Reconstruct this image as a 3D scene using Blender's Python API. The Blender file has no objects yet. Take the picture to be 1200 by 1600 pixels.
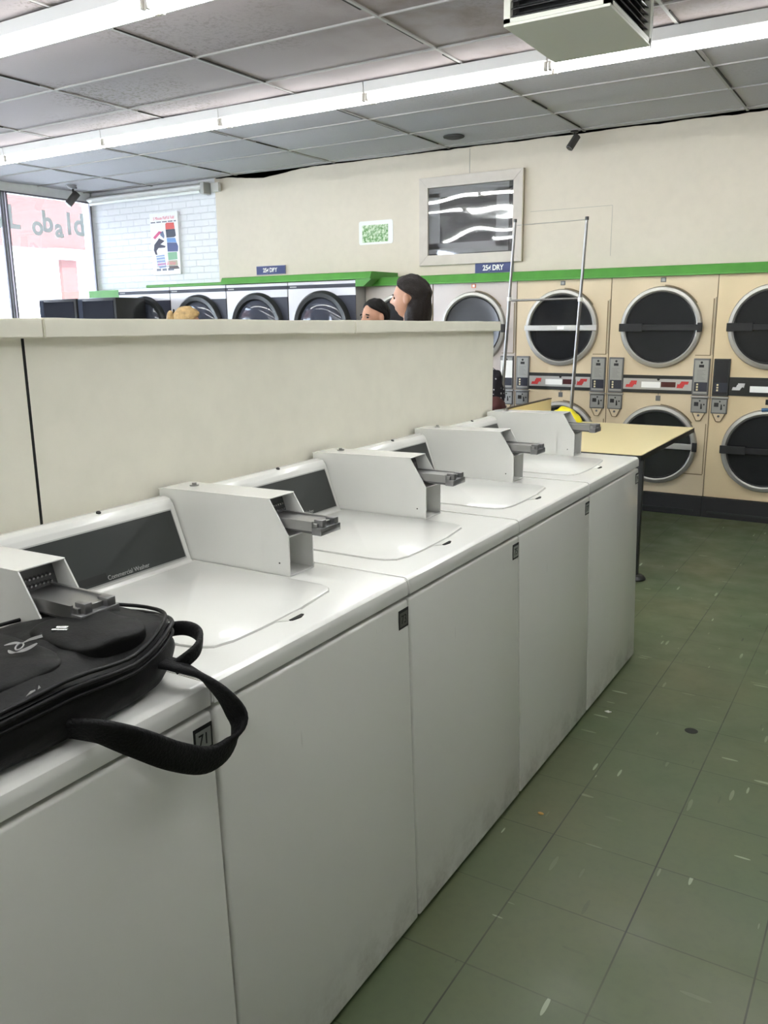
import bpy, bmesh, math, random
from mathutils import Vector, Matrix, noise
random.seed(7)
C = bpy.context.scene.collection
PI = math.pi
sc = bpy.context.scene

# ------------------------------------------------------------------ camera
def cam_axes(yaw, pitch, roll):
    cy, sy, cp, sp = math.cos(yaw), math.sin(yaw), math.cos(pitch), math.sin(pitch)
    f = Vector((-sy*cp, cy*cp, -sp)); r = Vector((cy, sy, 0)); u = r.cross(f)
    c, s = math.cos(roll), math.sin(roll)
    return r*c + u*s, u*c - r*s, f
cd = bpy.data.cameras.new('camera'); cam = bpy.data.objects.new('camera', cd); C.objects.link(cam)
_r, _u, _f = cam_axes(0.551238, 0.225435, -0.0115293)
cam.matrix_world = Matrix(((_r.x, _u.x, -_f.x, 0.952324), (_r.y, _u.y, -_f.y, -0.98085), (_r.z, _u.z, -_f.z, 1.529444), (0, 0, 0, 1)))
cd.sensor_fit = 'VERTICAL'; cd.sensor_height = 24; cd.lens = 24*1315.38/1600; cd.clip_start = 0.05; cd.clip_end = 200
sc.camera = cam

# ------------------------------------------------------------------ world, sun, exposure
EXPOSURE = 0.73
TUBE = 15.0
w = bpy.data.worlds.new('world'); sc.world = w; w.use_nodes = True
wb = w.node_tree.nodes['Background']; wb.inputs[0].default_value = (0.74, 0.83, 1.0, 1); wb.inputs[1].default_value = 12.0
sd = bpy.data.lights.new('sun', 'SUN'); sun = bpy.data.objects.new('sun', sd); C.objects.link(sun)
sd.energy = 14.0; sd.angle = 0.01; sd.color = (1, .96, .9)
sun.rotation_euler = (0.35, math.radians(42), 0)
sc.view_settings.view_transform = 'Standard'; sc.view_settings.look = 'None'
sc.view_settings.exposure = EXPOSURE; sc.view_settings.gamma = 1; sc.view_settings.use_curve_mapping = False
try:
    sc.cycles.max_bounces = 8; sc.cycles.diffuse_bounces = 5; sc.cycles.glossy_bounces = 4
except Exception: pass

# ------------------------------------------------------------------ materials
def mat(name, col, rough=0.5, metal=0.0, spec=0.5, coat=0.0, noise_amt=0.0, nscale=8.0, bump=0.0, bscale=60.0):
    m = bpy.data.materials.new(name); m.use_nodes = True; nt = m.node_tree; b = nt.nodes['Principled BSDF']
    b.inputs['Base Color'].default_value = (*col, 1); b.inputs['Roughness'].default_value = rough
    b.inputs['Metallic'].default_value = metal
    b.inputs['Specular IOR Level'].default_value = spec
    b.inputs['Coat Weight'].default_value = coat; b.inputs['Coat Roughness'].default_value = 0.08
    tc = nt.nodes.new('ShaderNodeTexCoord')
    if noise_amt:
        n = nt.nodes.new('ShaderNodeTexNoise'); n.inputs['Scale'].default_value = nscale; n.inputs['Detail'].default_value = 5
        nt.links.new(tc.outputs['Object'], n.inputs['Vector'])
        r = nt.nodes.new('ShaderNodeMapRange'); r.inputs['From Min'].default_value = .3; r.inputs['From Max'].default_value = .7
        r.inputs['To Min'].default_value = 1-noise_amt; r.inputs['To Max'].default_value = 1+noise_amt*.5
        nt.links.new(n.outputs['Fac'], r.inputs['Value'])
        mx = nt.nodes.new('ShaderNodeVectorMath'); mx.operation = 'SCALE'; mx.inputs[0].default_value = col
        nt.links.new(r.outputs[0], mx.inputs['Scale']); nt.links.new(mx.outputs[0], b.inputs['Base Color'])
    if bump:
        n2 = nt.nodes.new('ShaderNodeTexNoise'); n2.inputs['Scale'].default_value = bscale; n2.inputs['Detail'].default_value = 3
        nt.links.new(tc.outputs['Object'], n2.inputs['Vector'])
        bp = nt.nodes.new('ShaderNodeBump'); bp.inputs['Strength'].default_value = bump; bp.inputs['Distance'].default_value = .01
        nt.links.new(n2.outputs['Fac'], bp.inputs['Height']); nt.links.new(bp.outputs[0], b.inputs['Normal'])
    return m
def emis(name, col, s):
    m = bpy.data.materials.new(name); m.use_nodes = True; nt = m.node_tree; b = nt.nodes['Principled BSDF']
    b.inputs['Base Color'].default_value = (*col, 1)
    b.inputs['Emission Color'].default_value = (*col, 1); b.inputs['Emission Strength'].default_value = s
    return m
class NT:
    """tiny helper for node graphs"""
    def __init__(s, m): s.nt = m.node_tree; s.b = s.nt.nodes['Principled BSDF']; s.tc = s.nt.nodes.new('ShaderNodeTexCoord')
    def n(s, t, **k):
        x = s.nt.nodes.new(t)
        for a, v in k.items(): setattr(x, a, v)
        return x
    def l(s, a, b): s.nt.links.new(a, b)
    def math(s, op, a, b=None, c=None):
        x = s.n('ShaderNodeMath', operation=op)
        for i, v in enumerate((a, b, c)):
            if v is None: continue
            if isinstance(v, (int, float)): x.inputs[i].default_value = v
            else: s.l(v, x.inputs[i])
        return x.outputs[0]
    def mix(s, f, a, b):
        x = s.n('ShaderNodeMix', data_type='RGBA')
        for i, v in ((0, f), (6, a), (7, b)):
            if isinstance(v, (int, float)): x.inputs[i].default_value = v
            elif isinstance(v, tuple): x.inputs[i].default_value = (*v, 1)
            else: s.l(v, x.inputs[i])
        return x.outputs[2]
    def noise(s, scale, vec=None, detail=4, rough=.5):
        x = s.n('ShaderNodeTexNoise'); x.inputs['Scale'].default_value = scale; x.inputs['Detail'].default_value = detail; x.inputs['Roughness'].default_value = rough
        s.l(vec if vec is not None else s.tc.outputs['Object'], x.inputs['Vector']); return x.outputs['Fac']
    def rng(s, v, a, b, c=0, d=1):
        x = s.n('ShaderNodeMapRange'); s.l(v, x.inputs[0])
        for i, q in enumerate((a, b, c, d)): x.inputs[i+1].default_value = q
        return x.outputs[0]
    def comb(s, x, y, z=0):
        c = s.n('ShaderNodeCombineXYZ')
        for i, v in enumerate((x, y, z)):
            if isinstance(v, (int, float)): c.inputs[i].default_value = v
            else: s.l(v, c.inputs[i])
        return c.outputs[0]

ENAMEL = mat('white_enamel', (.80, .80, .775), .22, coat=.3, noise_amt=.03, nscale=3)
WTRIM = mat('white_plastic', (.78, .78, .75), .4)
BLACKP = mat('black_plastic', (.018, .019, .019), .35)
BLACKM = mat('black_matte', (.012, .012, .013), .7)
DARKSLOT = mat('dark_gap', (.015, .015, .014), .9)
PANEL = mat('console_panel_dark', (.030, .034, .033), .32)
CHROME = mat('chrome', (.62, .62, .62), .18, metal=1)
STEEL = mat('brushed_steel', (.42, .42, .42), .38, metal=1)
STEELD = mat('dark_steel', (.16, .16, .165), .42, metal=.8)
GREYP = mat('grey_label', (.30, .31, .29), .4)
CREAM = mat('cream_enamel', (.62, .51, .35), .35, coat=.2, noise_amt=.05, nscale=4)
CREAMW = mat('pale_grey_enamel', (.50, .445, .415), .35, coat=.2, noise_amt=.06, nscale=4)
SILVER = mat('silver_paint', (.66, .65, .68), .3, metal=.35)
DKNAVY = mat('dark_navy_plastic', (.022, .024, .04), .35)
DOORG = mat('dark_door_glass', (.012, .013, .015), .12, spec=.5)
RINGM = mat('door_ring_aluminium', (.38, .37, .345), .42, metal=.7)
SEAMC = mat('cream_seam_brown', (.20, .15, .09), .8)
RED = mat('red_print', (.50, .03, .03), .5)
REDD = mat('dark_red_display', (.06, .008, .008), .3)
WHITEP = mat('white_paper', (.85, .85, .83), .6)
GREENP = mat('green_paint', (.075, .28, .04), .5, noise_amt=.12, nscale=9)
YLAM = mat('yellow_laminate', (.90, .77, .42), .33, coat=.15)
YBAG = mat('bright_yellow_plastic', (.85, .74, .02), .35)
NAVY = mat('navy_sign_blue', (.02, .035, .16), .4)
TUBEM = emis('fluorescent_tube', (.975, 1, .985), TUBE)
FIXM = mat('fixture_white_enamel', (.74, .72, .70), .45)
SKIN = mat('skin', (.47, .25, .165), .5, noise_amt=.06, nscale=30)
HAIRD = mat('dark_brown_hair', (.010, .006, .005), .6, spec=.25, bump=.6, bscale=120)
HAIRK = mat('black_hair', (.006, .005, .0045), .65, spec=.2, bump=.6, bscale=120)
HAIRB = mat('blonde_hair', (.46, .30, .12), .5, noise_amt=.3, nscale=30, bump=.5, bscale=120)
CLOTHK = mat('black_cloth', (.012, .012, .013), .85)
DENIM = mat('denim', (.05, .08, .16), .85)
PINKC = mat('pink_cloth', (.5, .2, .24), .85)
GREYC = mat('grey_cloth', (.2, .2, .21), .85)

def wall_paint(name, col, brick=False, dirt=.06):
    m = mat(name, col, .55); g = NT(m)
    n1 = g.noise(1.3); n2 = g.noise(14)
    f = g.math('ADD', g.rng(n1, .35, .7, 0, .6), g.rng(n2, .4, .7, 0, .4))
    dark = tuple(c*(1-dirt*2.2) for c in col)
    g.l(g.mix(f, col, dark), g.b.inputs['Base Color'])
    if brick:
        s0 = g.n('ShaderNodeSeparateXYZ'); g.l(g.tc.outputs['Object'], s0.inputs[0])
        g.l(g.mix(g.math('LESS_THAN', s0.outputs[0], -5.42), g.mix(f, col, dark), g.mix(f, (.76, .76, .79), (.71, .71, .74))), g.b.inputs['Base Color'])
        s = g.n('ShaderNodeSeparateXYZ'); g.l(g.tc.outputs['Object'], s.inputs[0])
        v = g.comb(s.outputs[0], s.outputs[2])
        br = g.n('ShaderNodeTexBrick'); g.l(v, br.inputs['Vector']); br.inputs['Scale'].default_value = 1
        br.inputs['Brick Width'].default_value = .205; br.inputs['Row Height'].default_value = .068; br.inputs['Mortar Size'].default_value = .004
        br.inputs['Mortar Smooth'].default_value = .4
        mask = g.math('LESS_THAN', s.outputs[0], -5.42)
        bp = g.n('ShaderNodeBump'); bp.inputs['Distance'].default_value = .005; bp.inputs['Strength'].default_value = 1; bp.invert = True
        g.l(g.math('MULTIPLY', br.outputs['Fac'], mask), bp.inputs['Height'])
        g.l(bp.outputs[0], g.b.inputs['Normal'])
    return m
WALLM = wall_paint('wall_paint_offwhite', (.66, .585, .485), brick=True, dirt=.035)
WALLP = wall_paint('wall_paint_plain', (.66, .585, .485))
DIVM = wall_paint('divider_paint', (.90, .87, .755), dirt=.04)
RIGHTM = wall_paint('far_room_paint', (.36, .35, .31))

def floor_mat():
    m = mat('green_vinyl_tile', (.1, .15, .1), .38); g = NT(m)
    s = g.n('ShaderNodeSeparateXYZ'); g.l(g.tc.outputs['Object'], s.inputs[0])
    T = .3048
    fx = g.math('DIVIDE', g.math('ADD', s.outputs[0], -0.1929 + 100*T), T)
    fy = g.math('DIVIDE', g.math('ADD', s.outputs[1], -0.9118 + 100*T), T)
    ix, iy = g.math('FLOOR', fx), g.math('FLOOR', fy)
    ux, uy = g.math('SUBTRACT', fx, ix), g.math('SUBTRACT', fy, iy)
    wn = g.n('ShaderNodeTexWhiteNoise', noise_dimensions='2D'); g.l(g.comb(ix, iy), wn.inputs['Vector'])
    rnd = wn.outputs['Value']
    par = g.math('GREATER_THAN', rnd, .45)
    # streak coordinates: long axis along x or y by tile
    va = g.comb(g.math('MULTIPLY', s.outputs[0], 60), g.math('MULTIPLY', s.outputs[1], 10), rnd)
    vb = g.comb(g.math('MULTIPLY', s.outputs[0], 10), g.math('MULTIPLY', s.outputs[1], 60), rnd)
    mv = g.n('ShaderNodeMix', data_type='VECTOR'); g.l(par, mv.inputs[0]); g.l(vb, mv.inputs[4]); g.l(va, mv.inputs[5])
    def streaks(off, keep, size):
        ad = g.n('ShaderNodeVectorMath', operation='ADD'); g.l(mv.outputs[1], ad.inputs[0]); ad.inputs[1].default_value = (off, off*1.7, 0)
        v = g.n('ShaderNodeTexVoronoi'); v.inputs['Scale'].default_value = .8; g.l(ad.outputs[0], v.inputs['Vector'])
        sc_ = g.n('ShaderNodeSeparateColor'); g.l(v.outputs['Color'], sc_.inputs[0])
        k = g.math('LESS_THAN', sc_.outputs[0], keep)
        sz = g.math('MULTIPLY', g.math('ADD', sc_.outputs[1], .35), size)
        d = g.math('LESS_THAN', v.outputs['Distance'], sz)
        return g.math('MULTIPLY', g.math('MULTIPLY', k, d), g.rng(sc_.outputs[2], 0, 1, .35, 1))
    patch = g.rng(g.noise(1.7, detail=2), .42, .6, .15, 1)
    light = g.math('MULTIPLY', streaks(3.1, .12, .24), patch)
    dark = g.math('MULTIPLY', streaks(47.3, .10, .22), patch)
    base = g.mix(g.rng(g.noise(1.1, detail=3), .3, .7), (.084, .128, .063), (.132, .134, .068))
    base = g.mix(g.math('MULTIPLY', rnd, .18), base, (.07, .10, .058))
    base = g.mix(g.rng(g.noise(35, detail=4), .45, .75, 0, .2), base, (.06, .075, .05))
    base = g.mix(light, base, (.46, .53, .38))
    base = g.mix(dark, base, (.028, .038, .026))
    # grout lines
    ex = g.math('MINIMUM', ux, g.math('SUBTRACT', 1, ux)); ey = g.math('MINIMUM', uy, g.math('SUBTRACT', 1, uy))
    wobble = g.rng(g.noise(2.4, detail=1), .3, .7, .35, 1)
    lx = g.math('MULTIPLY', g.math('LESS_THAN', ex, .007), wobble); ly = g.math('MULTIPLY', g.math('LESS_THAN', ey, .006), g.math('MULTIPLY', wobble, .6))
    base = g.mix(g.math('MAXIMUM', lx, ly), base, (.014, .018, .012))
    g.l(base, g.b.inputs['Base Color'])
    g.l(g.rng(g.noise(6), .3, .7, .30, .5), g.b.inputs['Roughness'])
    return m
FLOORM = floor_mat()

def ceil_mat():
    m = mat('ceiling_tile', (.5, .48, .46), .9); g = NT(m)
    s = g.n('ShaderNodeSeparateXYZ'); g.l(g.tc.outputs['Object'], s.inputs[0])
    wn = g.n('ShaderNodeTexWhiteNoise', noise_dimensions='2D')
    g.l(g.comb(g.math('FLOOR', g.math('DIVIDE', g.math('ADD', s.outputs[0], 2.671+122), 1.22)), g.math('FLOOR', g.math('DIVIDE', g.math('ADD', s.outputs[1], -2.923+61), .61))), wn.inputs['Vector'])
    base = g.mix(wn.outputs['Value'], (.345, .29, .295), (.29, .25, .255))
    base = g.mix(g.rng(s.outputs[1], 3.85, 3.95), base, g.mix(wn.outputs['Value'], (.47, .45, .48), (.42, .405, .435)))
    big = g.rng(g.noise(.9, detail=3), .5, .68)
    spk = g.rng(g.noise(42, detail=4, rough=.7), .50, .60)
    near = g.rng(s.outputs[1], 3.9, 4.6, 1, .12)
    # grime gathers on the tiles left of and around the grille
    mid = g.math('MULTIPLY', g.math('MULTIPLY', big, spk), near)
    base = g.mix(g.math('MULTIPLY', mid, .8), base, (.12, .10, .085))
    base = g.mix(g.math('MULTIPLY', g.rng(g.noise(120, detail=2), .5, .7), .14), base, (.22, .21, .2))
    dx = g.math('SUBTRACT', s.outputs[0], -.65); dy = g.math('SUBTRACT', s.outputs[1], 2.95)
    d = g.math('SQRT', g.math('ADD', g.math('MULTIPLY', dx, dx), g.math('MULTIPLY', dy, dy)))
    rust = g.math('MULTIPLY', g.rng(d, .45, 1.5, .75, 0), g.rng(g.noise(3.5, detail=5), .38, .62))
    base = g.mix(rust, base, (.16, .115, .095))
    g.l(base, g.b.inputs['Base Color'])
    return m
CEILM = ceil_mat()
GRIDM = mat('ceiling_grid_bar', (.37, .35, .34), .8)
GRIME = mat('grimy_seal', (.03, .026, .022), .95, noise_amt=.3, nscale=20)

def cab_mat():
    m = mat('washer_front_enamel', (.78, .78, .745), .20, coat=.3); g = NT(m)
    s = g.n('ShaderNodeSeparateXYZ'); g.l(g.tc.outputs['Object'], s.inputs[0])
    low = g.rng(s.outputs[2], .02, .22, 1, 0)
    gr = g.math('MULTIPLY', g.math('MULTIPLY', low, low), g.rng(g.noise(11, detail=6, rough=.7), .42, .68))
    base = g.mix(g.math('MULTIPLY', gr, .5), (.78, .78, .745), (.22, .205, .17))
    mv = g.n('ShaderNodeVectorMath', operation='MULTIPLY'); g.l(g.tc.outputs['Object'], mv.inputs[0]); mv.inputs[1].default_value = (1, 60, 9)
    sp = g.rng(g.noise(1.0, mv.outputs[0], 2), .74, .78, 0, .35)
    base = g.mix(sp, base, (.3, .28, .24))
    g.l(base, g.b.inputs['Base Color'])
    return m
CABM = cab_mat()

def glass_mat(name, tint=(.92, .97, 1), gl=.06):
    m = bpy.data.materials.new(name); m.use_nodes = True; nt = m.node_tree
    out = nt.nodes['Material Output']; nt.nodes.remove(nt.nodes['Principled BSDF'])
    t = nt.nodes.new('ShaderNodeBsdfTransparent'); t.inputs[0].default_value = (*tint, 1)
    g = nt.nodes.new('ShaderNodeBsdfGlossy'); g.inputs['Roughness'].default_value = .02
    f = nt.nodes.new('ShaderNodeFresnel'); f.inputs[0].default_value = 1.45
    mx = nt.nodes.new('ShaderNodeMixShader'); nt.links.new(f.outputs[0], mx.inputs[0]); nt.links.new(t.outputs[0], mx.inputs[1]); nt.links.new(g.outputs[0], mx.inputs[2])
    nt.links.new(mx.outputs[0], out.inputs[0])
    return m
GLASS = glass_mat('window_glass')
def film_mat():
    m = mat('wavy_reflective_film', (.05, .05, .055), .04, metal=0, spec=1.0); g = NT(m)
    g.b.inputs['IOR'].default_value = 2.2
    mv = g.n('ShaderNodeVectorMath', operation='MULTIPLY'); g.l(g.tc.outputs['Object'], mv.inputs[0]); mv.inputs[1].default_value = (2.2, 1, 3.5)
    bp = g.n('ShaderNodeBump'); bp.inputs['Distance'].default_value = .05; bp.inputs['Strength'].default_value = .35
    g.l(g.noise(1.4, mv.outputs[0], 1), bp.inputs['Height']); g.l(bp.outputs[0], g.b.inputs['Normal'])
    return m

# ------------------------------------------------------------------ mesh helpers
def box(bm, x0, x1, y0, y1, z0, z1, bev=0, seg=2):
    r = bmesh.ops.create_cube(bm, size=1)
    for v in r['verts']:
        v.co = Vector((x0 if v.co.x < 0 else x1, y0 if v.co.y < 0 else y1, z0 if v.co.z < 0 else z1))
    if bev:
        es = list({e for v in r['verts'] for e in v.link_edges})
        bmesh.ops.bevel(bm, geom=es, offset=bev, segments=seg, affect='EDGES', profile=.5)
def cyl(bm, a, b, r, r2=None, seg=16, cap=True):
    a, b = Vector(a), Vector(b); d = b-a
    M = Matrix.Translation((a+b)/2) @ d.to_track_quat('Z', 'Y').to_matrix().to_4x4()
    bmesh.ops.create_cone(bm, cap_ends=cap, segments=seg, radius1=r, radius2=r if r2 is None else r2, depth=d.length, matrix=M)
def sph(bm, c, r, sx=1, sy=1, sz=1, seg=16):
    bmesh.ops.create_uvsphere(bm, u_segments=seg, v_segments=seg//2+2, radius=r, matrix=Matrix.Translation(c) @ Matrix.Diagonal((sx, sy, sz, 1)))
def tube(bm, pts, r, seg=10, closed=False):
    pts = [Vector(p) for p in pts]; rings = []
    n = len(pts)
    for i, p in enumerate(pts):
        t = (pts[(i+1) % n] - pts[i-1]) if closed else (pts[min(i+1, n-1)] - pts[max(i-1, 0)])
        q = t.to_track_quat('Z', 'Y')
        if i and not closed or i: pass
        a = q @ Vector((1, 0, 0)); b = q @ Vector((0, 1, 0))
        rings.append([bm.verts.new(p + a*math.cos(k*2*PI/seg)*r + b*math.sin(k*2*PI/seg)*r) for k in range(seg)])
    m = n if closed else n-1
    for i in range(m):
        A, B = rings[i], rings[(i+1) % n]
        for k in range(seg): bm.faces.new((A[k], A[(k+1) % seg], B[(k+1) % seg], B[k]))
    if not closed:
        bm.faces.new(rings[0][::-1]); bm.faces.new(rings[-1])
def prism(bm, poly, axis, a, b, bev=0, seg=2):
    """poly = 2-D outline in the two other axes; extruded along axis from a to b"""
    def P(u, v, w):
        return {'x': (w, u, v), 'y': (u, w, v), 'z': (u, v, w)}[axis]
    lo = [bm.verts.new(P(u, v, a)) for u, v in poly]; hi = [bm.verts.new(P(u, v, b)) for u, v in poly]
    n = len(poly); fs = [bm.faces.new(lo[::-1]), bm.faces.new(hi)]
    for i in range(n): fs.append(bm.faces.new((lo[i], lo[(i+1) % n], hi[(i+1) % n], hi[i])))
    bmesh.ops.recalc_face_normals(bm, faces=fs)
    if bev:
        es = list({e for f in fs for e in f.edges})
        bmesh.ops.bevel(bm, geom=es, offset=bev, segments=seg, affect='EDGES', profile=.5)
def lathe(bm, prof, c, axis='y', seg=48):
    """prof list of (radius, along axis)"""
    rings = []
    for r, h in prof:
        ring = []
        for k in range(seg):
            a = k*2*PI/seg; u, v = r*math.cos(a), r*math.sin(a)
            ring.append(bm.verts.new(Vector(c) + Vector({'y': (u, h, v), 'z': (u, v, h), 'x': (h, u, v)}[axis])))
        rings.append(ring)
    fs = []
    for A, B in zip(rings, rings[1:]):
        for k in range(seg): fs.append(bm.faces.new((A[k], A[(k+1) % seg], B[(k+1) % seg], B[k])))
    fs.append(bm.faces.new(rings[0])); fs.append(bm.faces.new(rings[-1]))
    bmesh.ops.recalc_face_normals(bm, faces=fs)
def rrect(x0, x1, y0, y1, r, n=5):
    o = []
    for cx, cy, a0 in ((x1-r, y1-r, 0), (x0+r, y1-r, 90), (x0+r, y0+r, 180), (x1-r, y0+r, 270)):
        for k in range(n+1):
            a = math.radians(a0+90*k/n); o.append((cx+r*math.cos(a), cy+r*math.sin(a)))
    return o
def obj(name, bm, m, parent=None, smooth=None, loc=None):
    me = bpy.data.meshes.new(name)
    if isinstance(bm, bpy.types.Mesh): me = bm
    else:
        bm.normal_update(); bm.to_mesh(me); bm.free()
    ms = m if isinstance(m, (list, tuple)) else [m]
    me.materials.clear()
    for x in ms: me.materials.append(x)
    o = bpy.data.objects.new(name, me); C.objects.link(o)
    if parent: o.parent = parent
    if loc: o.location = loc
    if smooth is not None:
        try: me.shade_smooth(); me.set_sharp_from_angle(angle=math.radians(smooth))
        except Exception: pass
    return o
def tag(o, label=None, cat=None, group=None, kind=None):
    if label: o['label'] = label
    if cat: o['category'] = cat
    if group: o['group'] = group
    if kind: o['kind'] = kind
    return o
def thing(name, label, cat, loc=(0, 0, 0), rotz=0, group=None):
    o = bpy.data.objects.new(name, None); C.objects.link(o); o.location = loc; o.rotation_euler = (0, 0, rotz)
    o.empty_display_size = .1
    return tag(o, label, cat, group)
def dup(root, loc, label, group=None):
    def rec(o, parent):
        c = o.copy(); C.objects.link(c)
        if parent: c.parent = parent
        for ch in [x for x in bpy.data.objects if x.parent == o]: rec(ch, c)
        return c
    r = rec(root, None); r.location = loc; r['label'] = label
    if group: r['group'] = group
    return r
def struct(name, bm, m, smooth=None, label=None):
    o = obj(name, bm, m, smooth=smooth); o['kind'] = 'structure'
    if label: o['label'] = label
    return o
def text_mesh(s, size, depth=.001, align='CENTER', shear=0, bold=0):
    cu = bpy.data.curves.new('lettering', 'FONT'); cu.body = s; cu.size = size; cu.extrude = depth; cu.align_x = align; cu.align_y = 'CENTER'; cu.shear = shear; cu.offset = bold
    t = bpy.data.objects.new('lettering', cu); C.objects.link(t)
    dg = bpy.context.evaluated_depsgraph_get(); me = bpy.data.meshes.new_from_object(t.evaluated_get(dg))
    bpy.data.objects.remove(t); bpy.data.curves.remove(cu)
    me.name = 'lettering'
    return me
def text(name, s, size, m, M, parent=None, depth=.001, bold=0, sx=1, align='CENTER', shear=0):
    me = text_mesh(s, size, depth, align, shear, bold)
    me.transform(M @ Matrix.Diagonal((sx, 1, 1, 1)))
    return obj(name, me, m, parent)
def basis(o, x, y, z=None):
    x, y = Vector(x).normalized(), Vector(y).normalized(); z = x.cross(y)
    return Matrix(((x.x, y.x, z.x, o[0]), (x.y, y.y, z.y, o[1]), (x.z, y.z, z.z, o[2]), (0, 0, 0, 1)))
B = bmesh.new

# ================================================================== SETTING
XW, YB, XR, YF, ZC = -7.33, 6.08, 3.6, -4.2, 2.98
bm = B(); box(bm, XW-.15, XR+.1, YF-.1, YB+.2, -.1, 0); struct('floor', bm, FLOORM)
# ceiling: lay-in tiles that sag between the bars
bm = B()
x0 = -2.671 - 1.22*4; y0 = 2.923 - .61*12
for i in range(10):
    for j in range(19):
        X, Y = x0+1.22*i, y0+.61*j
        if X > XR or Y > YB: continue
        X2, Y2 = min(X+1.22, XR+.05), min(Y+.61, YB+.02)
        sag = random.uniform(.002, .010); 
        if Y > 3.9: sag = random.uniform(.006, .016)
        g = [[bm.verts.new((X+(X2-X)*a/8, Y+(Y2-Y)*b/5, ZC+.006-sag*math.sin(PI*a/8)*math.sin(PI*b/5))) for a in range(9)] for b in range(6)]
        for b in range(5):
            for a in range(8): bm.faces.new((g[b][a], g[b+1][a], g[b+1][a+1], g[b][a+1]))
struct('ceiling', bm, CEILM, smooth=30)
bm = B(); box(bm, XW-.2, XR+.2, YF-.2, YB+.3, ZC+.03, ZC+.15); struct('ceiling_deck', bm, DARKSLOT)
bm = B()
for i in range(10):
    X = x0+1.22*i
    if XW < X < XR: box(bm, X-.009, X+.009, YF, YB, ZC-.002, ZC+.012)
for j in range(19):
    Y = y0+.61*j
    if YF < Y < YB-.05: box(bm, XW, XR, Y-.006, Y+.006, ZC-.003, ZC+.012)
struct('trim_1', bm, GRIDM, label='thin metal bars between the ceiling tiles')
# grime lines beside the bars where tiles do not seat
bm = B()
for i in range(10):
    X = x0+1.22*i
    for j in range(5, 19):
        Y = y0+.61*j
        if Y > YB or not (XW < X < XR): continue
        L = random.uniform(.25, .61); s = random.choice((-1, 1)); wd = random.uniform(.004, .012)
        box(bm, X+s*.009, X+s*(.009+wd), Y+.3-L/2, min(Y+.3+L/2, YB-.01), ZC-.0025, ZC+.004)
struct('trim_2', bm, GRIME, label='dark grime lines along the ceiling bars')
# back wall above and behind the dryers
bm = B(); box(bm, XW-.15, XR+.1, YB, YB+.15, 0, ZC+.05); struct('wall_back', bm, WALLM)
bm = B()
# ragged dark joint between the wall and the ceiling
n = 240; up_, lo_ = [], []
for k in range(n+1):
    xa = -5.4+(XR+5.4)*k/n
    h = .008+.016*abs(noise.noise(Vector((xa*1.7, 0, 0))))+.006*noise.noise(Vector((xa*11, 3, 0)))
    h += .045*max(0, 1-abs(xa+4.75)/.45)
    up_.append(bm.verts.new((xa, YB-.005, ZC+.01))); lo_.append(bm.verts.new((xa, YB-.005, ZC-max(.004, h))))
for k in range(n): bm.faces.new((up_[k], up_[k+1], lo_[k+1], lo_[k]))
bmesh.ops.solidify(bm, geom=bm.faces[:], thickness=-.004)
struct('trim_3', bm, GRIME, label='dark ragged joint where the back wall meets the ceiling')
bm = B(); box(bm, -2.475, -2.470, YB-.0015, YB+.001, 2.76, ZC-.02); box(bm, -1.20, -1.197, YB-.001, YB+.001, 2.01, 2.4); box(bm, -1.9, -1.2, YB-.001, YB+.001, 2.398, 2.401)
struct('trim_4', bm, mat('faint_crack', (.35, .33, .29), .9), label='hairline seams in the back wall panels')
bm = B(); box(bm, XR, XR+.1, YF, YB, 0, ZC+.05); struct('wall_right', bm, RIGHTM)
bm = B(); box(bm, XW-.15, XR+.1, YF-.1, YF, 0, ZC+.05); struct('wall_front', bm, RIGHTM)
# window wall
bm = B(); box(bm, XW-.15, XW, YF, YB, 0, .55); box(bm, XW-.15, XW, YF, YB, 2.885, ZC+.05); box(bm, XW-.15, XW, 6.06, YB, 0, ZC)
struct('wall_left', bm, wall_paint('bright_white_paint', (.86, .86, .87)))
FRAMEM = mat('grey_aluminium_frame', (.22, .21, .24), .5, metal=.4)
for i, (ya, yb) in enumerate(((4.945, 6.06), (3.4, 4.93), (1.87, 3.4), (.34, 1.87), (-1.2, .34), (-2.7, -1.2))):
    bm = B()
    fa, fb = XW-.02, XW+.012
    box(bm, fa, fb, ya, ya+.02, .55, 2.885); box(bm, fa, fb, yb-.02, yb, .55, 2.885)
    box(bm, fa, fb, ya, yb, .55, .59); box(bm, fa, fb, ya, yb, 2.868, 2.885)
    if i == 1: box(bm, fa, fb, yb-.055, yb-.03, .55, 2.885)
    f = struct('window_%d' % (i+1), bm, FRAMEM)
    bm = B(); box(bm, XW-.008, XW-.004, ya+.02, yb-.02, .59, 2.868); obj('pane', bm, GLASS, f)
LETM = mat('pale_window_lettering', (.62, .64, .63), .5)
_n = LETM.node_tree; _tr = _n.nodes.new('ShaderNodeBsdfTranslucent'); _tr.inputs[0].default_value = (.55, .57, .56, 1); _mx = _n.nodes.new('ShaderNodeMixShader'); _mx.inputs[0].default_value = .42
_n.links.new(_n.nodes['Principled BSDF'].outputs[0], _mx.inputs[1]); _n.links.new(_tr.outputs[0], _mx.inputs[2]); _n.links.new(_mx.outputs[0], _n.nodes['Material Output'].inputs[0])
def win_text(name, s, y, z, size, label):
    o = text(name, s, size, LETM, basis((XW+.002, y, z), (0, 1, 0), (0, 0, 1)), depth=.002, sx=.9, bold=.010)
    return tag(o, label, 'lettering', 'letters stuck on the shop window')
for s, y, z, sz in (('o', 5.31, 2.56, .28), ('b', 5.445, 2.61, .31), ('a', 5.59, 2.555, .28), ('l', 5.73, 2.61, .33), ('d', 5.87, 2.61, .34)):
    win_text('window_letter', s, y, z, sz, "pale letter '%s' on the window, one of five between the mullion and the wall" % s)
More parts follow.
